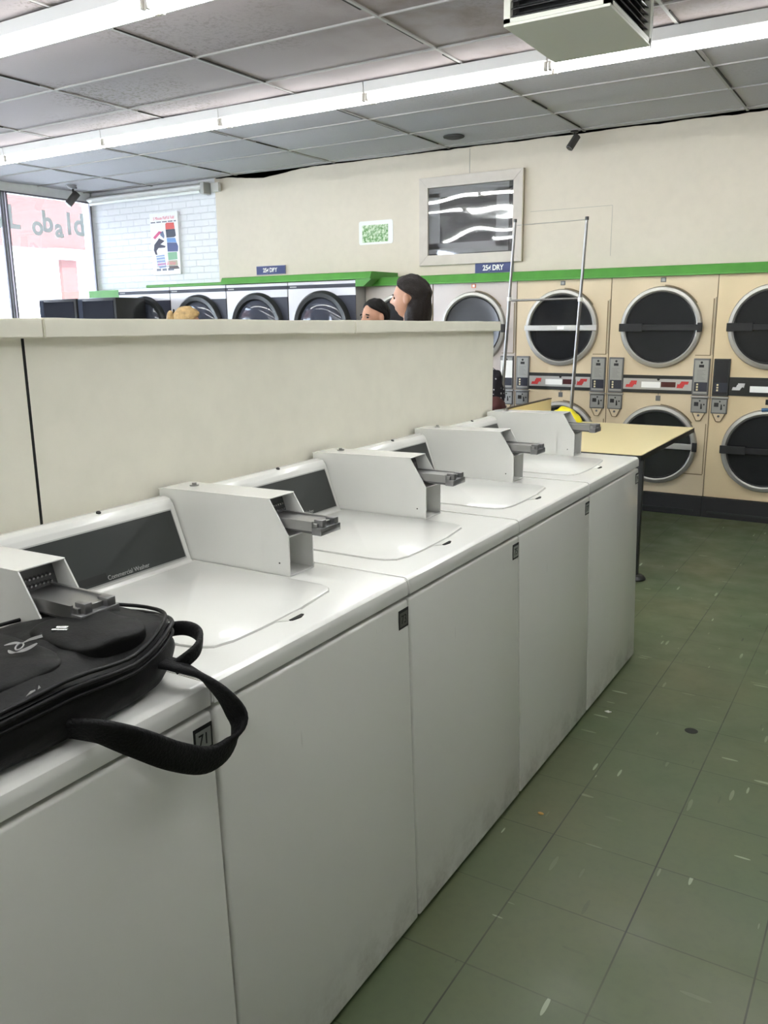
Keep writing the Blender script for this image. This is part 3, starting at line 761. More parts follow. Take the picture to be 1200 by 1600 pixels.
def make_dryer(x, label, body, strip, straps, leftface=METF, rightface=METF, paper=False, arrows=RED, badge=STEELD, cat_grp='stacked dryers along the back wall'):
    """unit occupies local x 0..W"""
    W = .7925
    t = thing('stacked_dryer', label, 'dryer', (x, YD, 0), 0, cat_grp)
    bm = B(); box(bm, .002, W-.002, 0, .24, .158, 1.822, .003); cab = obj('cabinet', bm, body, t)
    bm = B(); box(bm, .0, W, -.03, .22, 0, .156, .004); obj('kick_base', bm, BLACKM, t)
    bm = B(); box(bm, .04, W-.06, -.036, -.028, .035, .05); obj('kick_ridge', bm, BLACKP, t)
    cx = .394
    # raised door panels right of each door and their brown joints
    bm = B()
    box(bm, W-.026, W-.018, -.002, .001, 1.235, 1.650); box(bm, W-.13, W-.020, -.002, .001, 1.232, 1.238); box(bm, W-.020, W-.014, -.003, .001, .33, .72); box(bm, W-.17, W-.018, -.002, .001, .322, .330)
    box(bm, W-.004, W+.001, -.001, .003, .16, 1.82)
    obj('panel_joints', bm, SEAMC, cab)
    bm = B(); box(bm, W-.012, W-.006, -.006, .001, 1.24, 1.66); obj('hinge_rod', bm, mat_steelcream, cab)
    door(t, cx, 1.442, .307, straps[0]); door(t, cx+.02, .540, .309, straps[1], True)
    bm = B(); box(bm, cx-.020, cx+.020, -.004, .001, 1.778, 1.812, .003); bd = obj('badge', bm, badge if badge != 'orange' else mat('orange_sticker', (.7, .2, .1), .6), t)
    bm = B(); box(bm, cx-.010, cx+.010, -.005, -.003, 1.784, 1.806); obj('badge_face', bm, GREYP if badge != 'orange' else WHITEP, bd)
    bm = B(); box(bm, cx-.006, cx+.030, -.004, .001, .882, .922, .002); box(bm, cx+.010, cx+.014, -.003, .001, .92, .955); obj('lower_badge', bm, badge if badge not in ('orange',) else STEELD, t)
    meter(t, .012, .128, leftface, False); meter(t, W-.134, W-.016, rightface, paper)
    # centre strip
    bm = B(); box(bm, .128, W-.134, -.010, 0, .942, 1.078, .002); cs = obj('centre_strip', bm, BLACKP, t)
    bm = B(); box(bm, .132, W-.138, -.0122, -.008, .968, 1.052); obj('strip_face', bm, strip, cs)
    bm = B(); arrow(bm, .195, 1.010, 1.12, 1); arrow(bm, W-.205, 1.010, 1.12, -1); obj('arrows', bm, arrows, cs)
    bm = B(); box(bm, .275, .420, -.0135, -.011, .983, 1.028); obj('white_label', bm, WHITEP, cs)
    if strip != BLACKP:
        bm = B(); box(bm, .425, .535, -.0135, -.011, .990, 1.030); obj('red_label', bm, REDD, cs)
    bm = B(); cyl(bm, (cx+.01, -.015, 1.048), (cx+.01, -.010, 1.048), .010, seg=12); obj('strip_button', bm, BLACKM, cs)
    return t
STRIPF = mat('strip_silver', (.44, .43, .41), .4, metal=.4)
SILS = mat('silver_strap', (.50, .49, .47), .4, metal=.6)
XD = -.2875
W_ = .7925
d0 = make_dryer(XD-W_*4+.085, 'pale grey stacked dryer half hidden behind the two people, next to the silver dryers', CREAMW, STRIPF, ((BLACKM, False), (BLACKM, False)), badge=STEELD)
make_dryer(XD-W_*3, 'pale pinkish stacked dryer with orange sticker and white paper on its meter', CREAMW, STRIPF, ((BLACKM, False), (BLACKM, False)), paper=True, badge='orange')
make_dryer(XD-W_*2, 'cream stacked dryer with silver door strap and white strap label, behind the cart posts', CREAM, STRIPF, ((SILS, True), (BLACKM, False)))
make_dryer(XD-W_*1, 'cream stacked dryer with black upper strap and silver lower strap, above the table corner', CREAM, STRIPF, ((BLACKM, False), (SILS, False)))
d0.scale = (.705/.7925, 1, 1)
d4 = make_dryer(XD, 'cream stacked dryer at the right edge with black centre strip and white arrows', mat('cream_enamel_tan', (.66, .53, .335), .35, coat=.2, noise_amt=.05, nscale=4), BLACKP, ((BLACKM, False), (BLACKM, False)), leftface=None, arrows=mat('white_print', (.6, .6, .6), .5), badge=BLACKP)
for o in [x for x in bpy.data.objects if x.parent == d4 and x.name.startswith('centre_strip')]:
    for c in [x for x in bpy.data.objects if x.parent == o and x.name.startswith('white_label')]: c.location.z -= .012
bm = B(); lathe(bm, [(.001, 0), (.001, .001)], (0, 0, 0), 'y', 8); bm.free()
bm = B()
for a0 in (88, 92):
    pass
bm.clear(); tube(bm, [(.414+.309*math.cos(math.radians(a)), -.030, .540+.309*math.sin(math.radians(a))) for a in range(82, 99, 2)], .014, 8)
obj('blue_tape', bm, mat('blue_tape', (.03, .10, .22), .6), d4)

# ================================================================== SILVER DRYERS
def make_silver():
    W = .776
    t = thing('silver_dryer', '', 'dryer')
    bm = B(); box(bm, .003, W-.003, 0, .42, .1, 1.878, .006); obj('cabinet', bm, mat_silverside, t)
    bm = B(); box(bm, .0, W, -.03, .3, 0, .1); obj('kick_base', bm, BLACKM, t)
    bm = B(); box(bm, .006, W-.006, -.006, .001, 1.60, 1.876, .002); box(bm, .006, W-.2, -.005, .001, .98, 1.62); obj('front_panel', bm, SILVER, t)
    bm = B(); box(bm, .004, W-.004, -.009, 0, 1.815, 1.848); b1 = obj('brand_band', bm, DKNAVY, t)
    bm = B()
    for k in range(5): box(bm, .03+.016*k, .042+.016*k, -.0095, -.008, 1.826, 1.838)
    obj('band_marks', bm, mat_print, b1)
    bm = B(); box(bm, W*.52, W-.004, -.008, 0, .98, 1.745); obj('side_panel', bm, DKNAVY, t)
    bm = B(); box(bm, .006, W-.006, -.006, 0, .1, .97); obj('lower_panel', bm, SILVER, t)
    for cz in (1.47, .57):
        d = B(); lathe(d, [(.25, -.02), (.262, -.05), (.30, -.055), (.322, -.03), (.325, 0)], (.395, 0, cz), 'y', 56); do = obj('door', d, BLACKP, t, smooth=40)
        d = B(); lathe(d, [(.01, -.060), (.15, -.050), (.24, -.034), (.252, -.02)], (.395, 0, cz), 'y', 48); obj('door_glass', d, mat_blueglass, do, smooth=60)
    return t
mat_silverside = mat('silver_side_grey', (.36, .35, .34), .4, metal=.3)
mat_blueglass = mat('smoky_blue_glass', (.05, .055, .075), .08)
sv = make_silver()
slab = ['silver front-loading dryer nearest the window, beside the black machines', 'silver front-loading dryer with the blonde head in front of it',
        'silver front-loading dryer under the left 25 cent sign', 'silver front-loading dryer at the right end of the silver row, next to the pale dryers']
for k in range(4):
    loc = (-6.478+.776*k, 5.62, 0)
    if k == 0: sv.location = loc; sv['label'] = slab[0]; sv['group'] = 'silver dryers on the back wall'
    else: dup(sv, loc, slab[k], 'silver dryers on the back wall')

# black machines in front of the window
def make_black():
    t = thing('black_dryer', '', 'dryer')
    bm = B(); box(bm, -.40, .40, 0, .72, .02, 1.775, .012); obj('cabinet', bm, BLACKP, t, smooth=40)
    bm = B(); box(bm, -.395, -.30, -.006, .001, .9, 1.76); obj('side_trim', bm, mat('slate_panel', (.028, .032, .05), .8, spec=.1), t)
    bm = B(); box(bm, -.29, .35, -.008, .001, 1.20, 1.745, .004); obj('front_panel', bm, mat('dark_slate', (.012, .013, .02), .8, spec=.1), t)
    d = B(); lathe(d, [(.20, -.02), (.21, -.05), (.26, -.05), (.28, -.02), (.28, 0)], (.02, 0, .85), 'y', 40); do = obj('door', d, DKNAVY, t, smooth=40)
    d = B(); lathe(d, [(.01, -.05), (.2, -.03), (.205, -.02)], (.02, 0, .85), 'y', 40); obj('door_glass', d, mat_blueglass, do, smooth=60)
    return t
bk = make_black(); bk.location = (-6.89, 5.13, 0); bk.scale = (.75, .55, 1); bk['label'] = 'black boxy machine against the window glass, left of the two'; bk['group'] = 'black machines by the window'
b2 = dup(bk, (-6.27, 5.13, 0), 'black boxy machine beside the silver dryers, right of the two', 'black machines by the window'); b2.scale = (.72, .55, 1)

# ================================================================== SIGNS, POSTERS, FRAME ON THE BACK WALL
def sign(x0, x1, z0, z1, label):
    t = thing('price_sign', label, 'sign', ((x0+x1)/2, YB-.002, (z0+z1)/2), 0, 'blue 25 cent signs')
    hw, hh = (x1-x0)/2, (z1-z0)/2
    bm = B(); box(bm, -hw, hw, -.010, 0, -hh, hh, .002); obj('border', bm, mat_bord, t)
    bm = B(); box(bm, -hw+.005, hw-.005, -.012, -.008, -hh+.005, hh-.005); obj('face', bm, NAVY, t)
    text('sign_lettering', '25¢ DRY', hh*1.35, WHITEP, basis((-.008, -.0125, -.002), (1, 0, 0), (0, 0, 1)), t, .0006, sx=.86, bold=.0022)
        
    return t
mat_bord = mat('sign_border', (.25, .26, .38), .5)
sign(-2.405, -2.039, 1.912, 2.004, 'blue sign reading 25¢ DRY under the framed dark opening')
sign(-4.90, -4.522, 1.988, 2.074, 'blue sign reading 25¢ DRY above the silver dryers')

t = thing('framed_glass_panel', 'dark glossy glass panel in a wide off-white frame on the back wall', 'window', (-2.46, YB, 2.376))
FRW = mat('frame_paint_pinkish', (.58, .52, .465), .5, noise_amt=.06, nscale=10)
w2, h2, fw = .50, .377, .088
bm = B()
prism(bm, [(-w2, -h2), (w2, -h2), (w2-fw, -h2+fw), (-w2+fw, -h2+fw)], 'y', -.03, 0, .002)
prism(bm, [(-w2, h2), (w2, h2), (w2-fw, h2-fw), (-w2+fw, h2-fw)], 'y', -.03, 0, .002)
prism(bm, [(-w2, -h2), (-w2+fw, -h2+fw), (-w2+fw, h2-fw), (-w2, h2)], 'y', -.03, 0, .002)
prism(bm, [(w2, -h2), (w2-fw, -h2+fw), (w2-fw, h2-fw), (w2, h2)], 'y', -.03, 0, .002)
fo = obj('frame', bm, FRW, t)
bm = B(); box(bm, w2-.004, w2+.004, -.032, -.0, -h2, h2); obj('frame_shadow_edge', bm, mat_steelcream, fo)
wi, hi = w2-fw, h2-fw
bm = B(); box(bm, -wi, wi, -.008, -.001, -hi, hi); obj('backing', bm, BLACKM, t)
bm = B()
for a in ((-wi, wi-.045, hi-.085, hi-.004), (-wi, wi-.045, -hi+.01, -hi+.10), (-wi, -wi+.115, -hi+.05, hi-.05), (wi-.16, wi-.045, -hi+.05, hi-.05)):
    box(bm, a[0], a[1], -.012, -.006, a[2], a[3])
obj('inner_border', bm, mat('grey_inner_frame', (.17, .17, .18), .5), t)
GLF = bpy.data.materials.new('wavy_glass'); GLF.use_nodes = True
_nt = GLF.node_tree; _o = _nt.nodes['Material Output']; _nt.nodes.remove(_nt.nodes['Principled BSDF'])
_t = _nt.nodes.new('ShaderNodeBsdfTransparent'); _g = _nt.nodes.new('ShaderNodeBsdfGlossy'); _g.inputs['Roughness'].default_value = .03
_m = _nt.nodes.new('ShaderNodeMixShader'); _m.inputs[0].default_value = .16
_nt.links.new(_t.outputs[0], _m.inputs[1]); _nt.links.new(_g.outputs[0], _m.inputs[2]); _nt.links.new(_m.outputs[0], _o.inputs[0])
bm = B(); nx, nz = 60, 44; g = []
for j in range(nz+1):
    row = []
    for i in range(nx+1):
        x = -wi+2*wi*i/nx; z = -hi+2*hi*j/nz
        y = -.0185+.0026*noise.noise(Vector((x*2.6, z*4.2, 1.3)))
        row.append(bm.verts.new((x, y, z)))
    g.append(row)
for j in range(nz):
    for i in range(nx): bm.faces.new((g[j][i], g[j][i+1], g[j+1][i+1], g[j+1][i]))
obj('glass', bm, GLF, t, smooth=180)

# green leafy notice taped up
def leafm():
    m = mat('green_leaf_print', (.2, .4, .1), .6); g = NT(m)
    f = g.rng(g.noise(38, detail=6, rough=.75), .42, .62)
    g.l(g.mix(f, (.10, .26, .07), (.72, .80, .62)), g.b.inputs['Base Color']); return m
t = thing('green_notice', 'small green leafy notice taped to the back wall', 'notice', (-3.442, YB-.001, 2.323))
bm = B(); prism(bm, rrect(-.188, .188, -.105, .108, .02), 'y', -.003, 0); obj('tape_border', bm, mat('clear_tape', (.82, .82, .80), .25), t)
bm = B(); box(bm, -.150, .135, -.005, -.002, -.085, .07); obj('print', bm, leafm(), t)

# wash-and-fold poster
t = thing('laundry_poster', 'tall white poster of folded clothes on the brick wall near the window', 'poster', (-6.172, YB-.012, 2.366))
bm = B(); box(bm, -.212, .212, -.012, .010, -.33, .33, .002); obj('board', bm, mat('poster_white', (.82, .82, .84), .45), t)
PM = mat('poster_pink_print', (.75, .10, .20), .6)
F = lambda x, z: basis((x, -.0125, z), (1, 0, 0), (0, 0, 1))
text('headline', '5 Minute Fluff & Fold', .046, PM, F(0, .268), t, .0004, sx=.82, shear=.2)
text('subheading', 'Before & After', .056, PM, F(.01, -.210), t, .0004, sx=.82, shear=.2)
SPM = mat('poster_dark_print', (.10, .11, .16), .6)
bm = B()
for k in range(22):
    if k % 5 != 4: box(bm, -.195+.0175*k, -.195+.0175*k+.014, -.0132, -.012, .224, .236)
obj('small_print', bm, SPM, t)
bm = B()
for k in range(12):
    if k not in (3, 7): box(bm, -.15+.022*k, -.15+.022*k+.018, -.0132, -.012, -.286, -.262)
obj('bottom_print', bm, SPM, t)
bm = B()
for k in range(16): box(bm, -.14+.0175*k, -.14+.0175*k+.012, -.0132, -.012, -.243, -.237)
obj('middle_print', bm, SPM, t)
def shape(nm, pts, col, y=-.0128):
    bm = B(); prism(bm, [(x*.205, z*.205) for x, z in pts], 'y', y, -.0115); obj(nm, bm, mat(nm+'_ink', col, .6), t)
shape('folded_red', [(.12, .72), (.12, 1.0), (.2, 1.06), (.75, 1.04), (.78, .72)], (.62, .10, .09))
shape('folded_slate', [(.14, .30), (.12, .71), (.80, .71), (.84, .36), (.7, .30)], (.05, .06, .09))
shape('folded_sky', [(.16, .06), (.16, .28), (.78, .26), (.86, .02)], (.16, .30, .60))
shape('folded_navy', [(.16, -.42), (.16, .05), (.88, .01), (.96, -.18), (.92, -.44)], (.07, .09, .22))
shape('folded_green', [(.18, -.86), (.16, -.46), (.84, -.46), (.86, -.84)], (.22, .42, .27))
shape('folded_sand', [(.20, -1.16), (.18, -.88), (.84, -.88), (.86, -1.14)], (.42, .38, .28))
shape('folded_brown', [(.20, -1.34), (.20, -1.18), (.84, -1.16), (.98, -1.32)], (.10, .07, .07))
shape('pink_top', [(-.86, .36), (-.4, .66), (-.1, .62), (-.35, .50), (-.72, .26)], (.65, .12, .25))
shape('grey_top', [(-.3, .58), (-.08, .66), (.0, .40), (-.05, .26), (-.30, .44)], (.16, .20, .32))
shape('dark_trousers', [(-.86, -.30), (-.80, -.02), (-.50, .22), (-.42, .30), (-.02, .14), (-.34, -.02), (.04, -.12), (-.02, -.20), (-.5, -.20), (-.66, -.34), (-.62, -.56), (-.76, -.52)], (.035, .03, .06))
shape('blue_stack', [(-.66, -1.12), (-.72, -.60), (-.10, -.56), (-.02, -1.22), (-.5, -1.26)], (.25, .32, .52))
for k in range(4): shape('stack_fold', [(-.70, -.66-.15*k), (-.08, -.64-.15*k), (-.08, -.69-.15*k), (-.70, -.71-.15*k)], (.62, .66, .80), -.0134)

# ================================================================== BACKPACK
def pack_mat():
    m = mat('black_nylon', (.006, .006, .0065), .55, spec=.22); g = NT(m)
    n = g.noise(240, detail=2); n2 = g.noise(16, detail=4)
    bp = g.n('ShaderNodeBump'); bp.inputs['Distance'].default_value = .004; bp.inputs['Strength'].default_value = .6
    g.l(g.math('ADD', g.math('MULTIPLY', n, .12), n2), bp.inputs['Height']); g.l(bp.outputs[0], g.b.inputs['Normal'])
    return m
NYL = pack_mat(); PIPE = mat('black_piping', (.005, .005, .006), .45, spec=.3); SILP = mat('reflective_silver_print', (.42, .42, .42), .35, metal=.3)
bag = thing('backpack', 'black backpack with silver emblem lying on the nearest washer, strap hanging over the front', 'backpack', (-.19, -.33, .938))
BA, BBv = .165, .345
ROT = Matrix.Rotation(math.radians(-3), 4, 'Z')
def foot(th, k=1.0):
    c, s = math.cos(th), math.sin(th); n = 2/3.4
    x = BA*k*abs(c)**n*(1 if c > 0 else -1); y = BBv*k*abs(s)**n*(1 if s > 0 else -1)
    if y > .15: x = x*(1-.30*(y-.15)/.2) + .030*(y-.15)/.2
    return x, y
def bag_h(x, y):
    return .100 + .018*noise.noise(Vector((x*7, y*6, 2.2))) + .22*max(0, y-.20) - .35*max(0, y-.30)
bm = B(); NTH, NR = 96, 26; ringsb = []
prof = []
for k in range(NR+1):
    s = k/NR
    if s < .38: # gusset side wall, bottom to rim
        q = s/.38; r = .93+.07*math.sin(q*PI); z = q*.76
    else:
        q = (s-.38)/.62; r = (1-q)*.985; z = .76+.24*min(1, (math.sin(min(1, q*2.2)*PI/2)))
        if .10 < q < .16: z -= .03
    prof.append((r, z))
for r, z in prof:
    ring = []
    for i in range(NTH):
        th = 2*PI*i/NTH; x, y = foot(th, max(r, .001)); wr = noise.noise(Vector((x*26, y*20, z*5)))*.004 + noise.noise(Vector((x*9, y*7, 4)))*.006
        h = bag_h(x, y)
        nx_, ny_ = math.cos(th), math.sin(th)
        ring.append(bm.verts.new((x+nx_*wr*(z < .9), y+ny_*wr*(z < .9), z*h+(wr if z > .5 else 0))))
    ringsb.append(ring)
for A_, B_ in zip(ringsb, ringsb[1:]):
    for i in range(NTH): bm.faces.new((A_[i], A_[(i+1) % NTH], B_[(i+1) % NTH], B_[i]))
bm.faces.new(ringsb[0][::-1]); bmesh.ops.remove_doubles(bm, verts=bm.verts, dist=.0002)
bm.transform(ROT); obj('body', bm, NYL, bag, smooth=80)
def rim(k, zf, r, nm, off=0):
    bm = B(); pts = []
    for i in range(80):
        th = 2*PI*i/80; x, y = foot(th, k); pts.append((x, y, bag_h(x, y)*zf+off))
    tube(bm, pts, r, 8, closed=True); bm.transform(ROT); obj(nm, bm, PIPE, bag, smooth=60)
rim(1.0, .74, .0042, 'zip_piping'); rim(.965, .86, .0035, 'upper_piping'); rim(1.0, .60, .003, 'lower_piping')
def pocket(nm, cx, cy, hx_, hy_, z0, h, p=4.0, sd=0, m=None):
    bm = B(); rs = []
    for k in range(13):
        q = k/12; r = 1.0 if q < .3 else math.cos((q-.3)/.7*PI/2)**.55; z = z0+h*(q/.3*.6 if q < .3 else .6+.4*math.sin((q-.3)/.7*PI/2))
        ring = []
        for i in range(64):
            th = 2*PI*i/64; c, s = math.cos(th), math.sin(th)
            x = cx+hx_*r*abs(c)**(2/p)*(1 if c > 0 else -1); y = cy+hy_*r*abs(s)**(2/p)*(1 if s > 0 else -1)
            wv = noise.noise(Vector((x*18+sd, y*18, z*9)))*.005
            ring.append(bm.verts.new((x, y, z+wv)))
        rs.append(ring)
    for A_, B_ in zip(rs, rs[1:]):
        for i in range(64): bm.faces.new((A_[i], A_[(i+1) % 64], B_[(i+1) % 64], B_[i]))
    bm.faces.new(rs[0][::-1]); bm.faces.new(rs[-1]); bm.transform(ROT)
    o = obj(nm, bm, m or NYL, bag, smooth=70)
    return o
pocket('upper_pocket', .035, .205, .085, .070, .080, .034, sd=3)
p2 = pocket('front_pocket', .005, .025, .120, .098, .070, .042, sd=9)
pocket('lower_pocket', .0, -.195, .125, .11, .070, .040, sd=14)
# emblem: two crossing arcs round a ring
def strip2d(bm, pts, ws, z, M):
    L, R_ = [], []
    for i, p in enumerate(pts):
        t_ = Vector(pts[min(i+1, len(pts)-1)])-Vector(pts[max(i-1, 0)]); t_.normalize(); n_ = Vector((-t_.y, t_.x))
        L.append(bm.verts.new(M @ Vector((p[0]+n_.x*ws[i], p[1]+n_.y*ws[i], z)))); R_.append(bm.verts.new(M @ Vector((p[0]-n_.x*ws[i], p[1]-n_.y*ws[i], z))))
    for i in range(len(pts)-1): bm.faces.new((L[i], L[i+1], R_[i+1], R_[i]))
bm = B(); ME = Matrix.Translation((.055, .072, .1195)) @ Matrix.Rotation(math.radians(31), 4, 'Z') @ Matrix.Rotation(math.radians(14), 4, 'X')
def sm(pts, n=24):
    out = []; m_ = len(pts)-1
    for q in range(n+1):
        t_ = q/n*m_; i = min(int(t_), m_-1); f = t_-i
        a_, b_, c_, d_ = [Vector(pts[max(0, min(m_, i+o_))]) for o_ in (-1, 0, 1, 2)]
        out.append(tuple(.5*((2*b_)+(c_-a_)*f+(2*a_-5*b_+4*c_-d_)*f*f+(3*b_-a_-3*c_+d_)*f**3)))
    return out
E1 = [(-.025, .003), (-.012, .009), (.0, .009), (.009, .018), (.024, .027)]
E2 = [(-.014, -.009), (-.006, -.015), (.004, -.013), (.014, -.005), (.023, .008)]
w1_ = [.0004+.0028*abs(math.sin(PI*q/12)) if q < 12 else .0006+.0036*min(1, (q-12)/8.0) for q in range(25)]
w2_ = [.0004+.0026*abs(math.sin(PI*q/10)) if q < 10 else .0010+.0034*math.sin(PI*min(1, (q-10)/14.5)) for q in range(25)]
strip2d(bm, sm(E1), w1_, 0, ME); strip2d(bm, sm(E2), w2_, 0, ME)
bmesh.ops.solidify(bm, geom=bm.faces[:], thickness=.0006)
tube(bm, [ME @ Vector((.0052*math.cos(a*PI/12), -.001+.0085*math.sin(a*PI/12), .0005)) for a in range(24)], .0014, 6, closed=True)
obj('emblem', bm, SILP, bag)
bm = B(); MG = basis((.143, .035, .083), (-.10, 1, .02), (-.8, 0, .6))
for pts in ([(-.036, -.004), (-.014, .004), (-.006, .003), (-.010, -.005), (-.020, -.001)], [(-.006, -.002), (.002, .006), (.012, .006), (.008, -.003), (.0, -.005)], [(.012, .003), (.016, .006), (.034, .009), (.020, .003)]):
    vs = [bm.verts.new(MG @ Vector((x, y, .004))) for x, y in pts]; bm.faces.new(vs)
bmesh.ops.solidify(bm, geom=bm.faces[:], thickness=.0008); obj('side_print', bm, SILP, bag)
bm = B(); box(bm, -.013, .013, -.008, -.003, 0, .006, .001); box(bm, -.010, .010, .0, .009, 0, .007, .002); bm.transform(Matrix.Translation((.032, .163, .109)) @ Matrix.Rotation(.5, 4, 'Z')); obj('zip_pull', bm, CHROME, bag)
def ribbon(nm, pts, wv, hw, th, m, parent, sub=6, dents=False):
    P_ = [Vector(p) for p in pts]; Wv = [Vector(v).normalized() for v in wv]; n_ = len(P_)
    def cr(A, i, t_):
        a, b_, c, d = A[max(i-1, 0)], A[i], A[min(i+1, n_-1)], A[min(i+2, n_-1)]
        return .5*((2*b_)+(c-a)*t_+(2*a-5*b_+4*c-d)*t_*t_+(3*b_-a-3*c+d)*t_**3)
    pp, ww = [], []
    for i in range(n_-1):
        for k in range(sub): pp.append(cr(P_, i, k/sub)); ww.append(cr(Wv, i, k/sub).normalized())
    pp.append(P_[-1]); ww.append(Wv[-1])
    bm = B(); rs = []
    for i, p in enumerate(pp):
        t_ = (pp[min(i+1, len(pp)-1)]-pp[max(i-1, 0)]).normalized(); w_ = ww[i]; w_ = (w_-t_*w_.dot(t_)).normalized(); nn = t_.cross(w_)
        ring = []
        for k in range(16):
            a = 2*PI*k/16; c, s = math.cos(a), math.sin(a)
            u = hw*abs(c)**.45*(1 if c > 0 else -1); v = th*abs(s)**.7*(1 if s > 0 else -1)
            if dents and s > .4: v -= .002*max(0, math.sin(i*1.1+c*2.0))
            ring.append(bm.verts.new(p+w_*u+nn*v))
        rs.append(ring)
    for A_, B_ in zip(rs, rs[1:]):
        for k in range(16): bm.faces.new((A_[k], A_[(k+1) % 16], B_[(k+1) % 16], B_[k]))
    bm.faces.new(rs[0][::-1]); bm.faces.new(rs[-1]); bmesh.ops.recalc_face_normals(bm, faces=bm.faces[:])
    bm.transform(Matrix.Translation(-Vector(parent.location)))
    return obj(nm, bm, m, parent, smooth=60)
STRAPM = mat('black_padded_strap', (.008, .008, .009), .65, spec=.25, bump=.3, bscale=200)
ribbon('shoulder_strap', [(-.12, -.09, .985), (-.045, -.055, .975), (-.002, -.030, .955), (.030, -.006, .918), (.050, .006, .872), (.052, -.018, .836), (.050, -.070, .832), (.045, -.135, .868), (.036, -.195, .915), (.014, -.240, .948), (-.03, -.262, .952), (-.09, -.28, .952)],
       [(.8, -.6, .1), (.8, -.6, .0), (.75, -.5, .2), (.7, -.3, .5), (.6, 0, .8), (.35, .1, 1), (.15, 0, 1), (.1, -.1, 1), (.2, -.1, 1), (.4, -.1, .8), (.7, -.1, .5), (.8, 0, .3)],
       .024, .007, STRAPM, bag, dents=True)
ribbon('grab_handle', [(-.135, -.02, .985), (-.105, .012, 1.000), (-.075, .028, 1.003), (-.040, .020, .998), (-.022, -.010, .985), (-.035, -.05, .965)],
       [(0, 0, 1), (.1, 0, 1), (.1, .2, 1), (.1, .1, 1), (.1, 0, 1), (.1, 0, 1)], .013, .005, STRAPM, bag)

# floor litter
bm = B(); prism(bm, [(-.012, -.004), (.004, -.008), (.014, .004), (.004, .003), (0, .008)], 'z', 0, .003)
tag(obj('paper_scrap', bm, WHITEP, loc=(.09, 2.10, .0002)), 'tiny white paper scrap on the green floor near the washers', 'litter')
bm = B(); bmesh.ops.create_icosphere(bm, subdivisions=2, radius=.008, matrix=Matrix.Diagonal((1.3, .8, .35, 1)))
tag(obj('crumb', bm, mat('orange_crumb', (.55, .33, .10), .8), loc=(.12, 1.297, .0028)), 'tiny orange crumb on the green floor near the washers', 'litter')
bm = B(); lathe(bm, [(.001, .0012), (.02, .001), (.024, 0)], (0, 0, 0), 'z', 20)
tag(obj('gum_spot', bm, mat('black_gum', (.02, .022, .018), .8), loc=(.408, 2.102, .0002)), 'flattened dark gum spot on the green floor', 'litter')

# ================================================================== PEOPLE
def skin_mesh(name, joints, bones, m, parent=None, sub=2, root=0):
    me = bpy.data.meshes.new(name); keys = list(joints)
    me.from_pydata([joints[k][0] for k in keys], [(keys.index(a), keys.index(b)) for a, b in bones], [])
    o = bpy.data.objects.new(name, me); C.objects.link(o)
    o.modifiers.new('skin', 'SKIN'); o.modifiers.new('sub', 'SUBSURF').levels = sub
    o.modifiers['sub'].render_levels = sub
    for i, k in enumerate(keys):
        r = joints[k][1]; r = r if isinstance(r, tuple) else (r, r)
        me.skin_vertices[0].data[i].radius = r; me.skin_vertices[0].data[i].use_root = (i == root)
    dg = bpy.context.evaluated_depsgraph_get(); res = bpy.data.meshes.new_from_object(o.evaluated_get(dg)); bpy.data.objects.remove(o)
    return res
def head_bm(bm, c, s, female=False):
    """head facing +X, centre c, height about 0.23*s"""
    r = bmesh.ops.create_uvsphere(bm, u_segments=40, v_segments=30, radius=1)
    for v in r['verts']:
        x, y, z = v.co
        ax = .098 if x < 0 else .090; ay = .074; az = .115
        X, Y, Z = x*ax, y*ay, z*az
        if z < 0: # jaw taper
            k = -z; Y *= 1-.30*k; X = X*(1-.34*k) if x < 0 else X*(1-.10*k)+.002*k
        if x > .2: # face features
            g = lambda zc, w: math.exp(-((Z-zc)/w)**2)
            cy = math.exp(-(Y/.012)**2)
            X += .024*cy*g(-.022, .014) + .012*cy*g(-.004, .018)               # nose
            X -= .009*math.exp(-((abs(Y)-.030)/.014)**2)*g(.004, .013)         # eye sockets
            X += .005*g(.022, .010)*math.exp(-(Y/.05)**2)                       # brow
            X += .008*math.exp(-(Y/.022)**2)*(g(-.056, .005)+g(-.066, .006))    # lips
            X -= .003*math.exp(-(Y/.02)**2)*g(-.061, .003)
            X += .008*math.exp(-(Y/.022)**2)*g(-.094, .014)                     # chin
        v.co = Vector(c)+Vector((X, Y, Z))*s
    for sd in (-1, 1): # ears
        e = bmesh.ops.create_uvsphere(bm, u_segments=12, v_segments=8, radius=1)
        for v in e['verts']: v.co = Vector(c)+Vector((v.co.x*.017-.008, sd*(.077+v.co.y*.011), v.co.z*.033-.006))*s
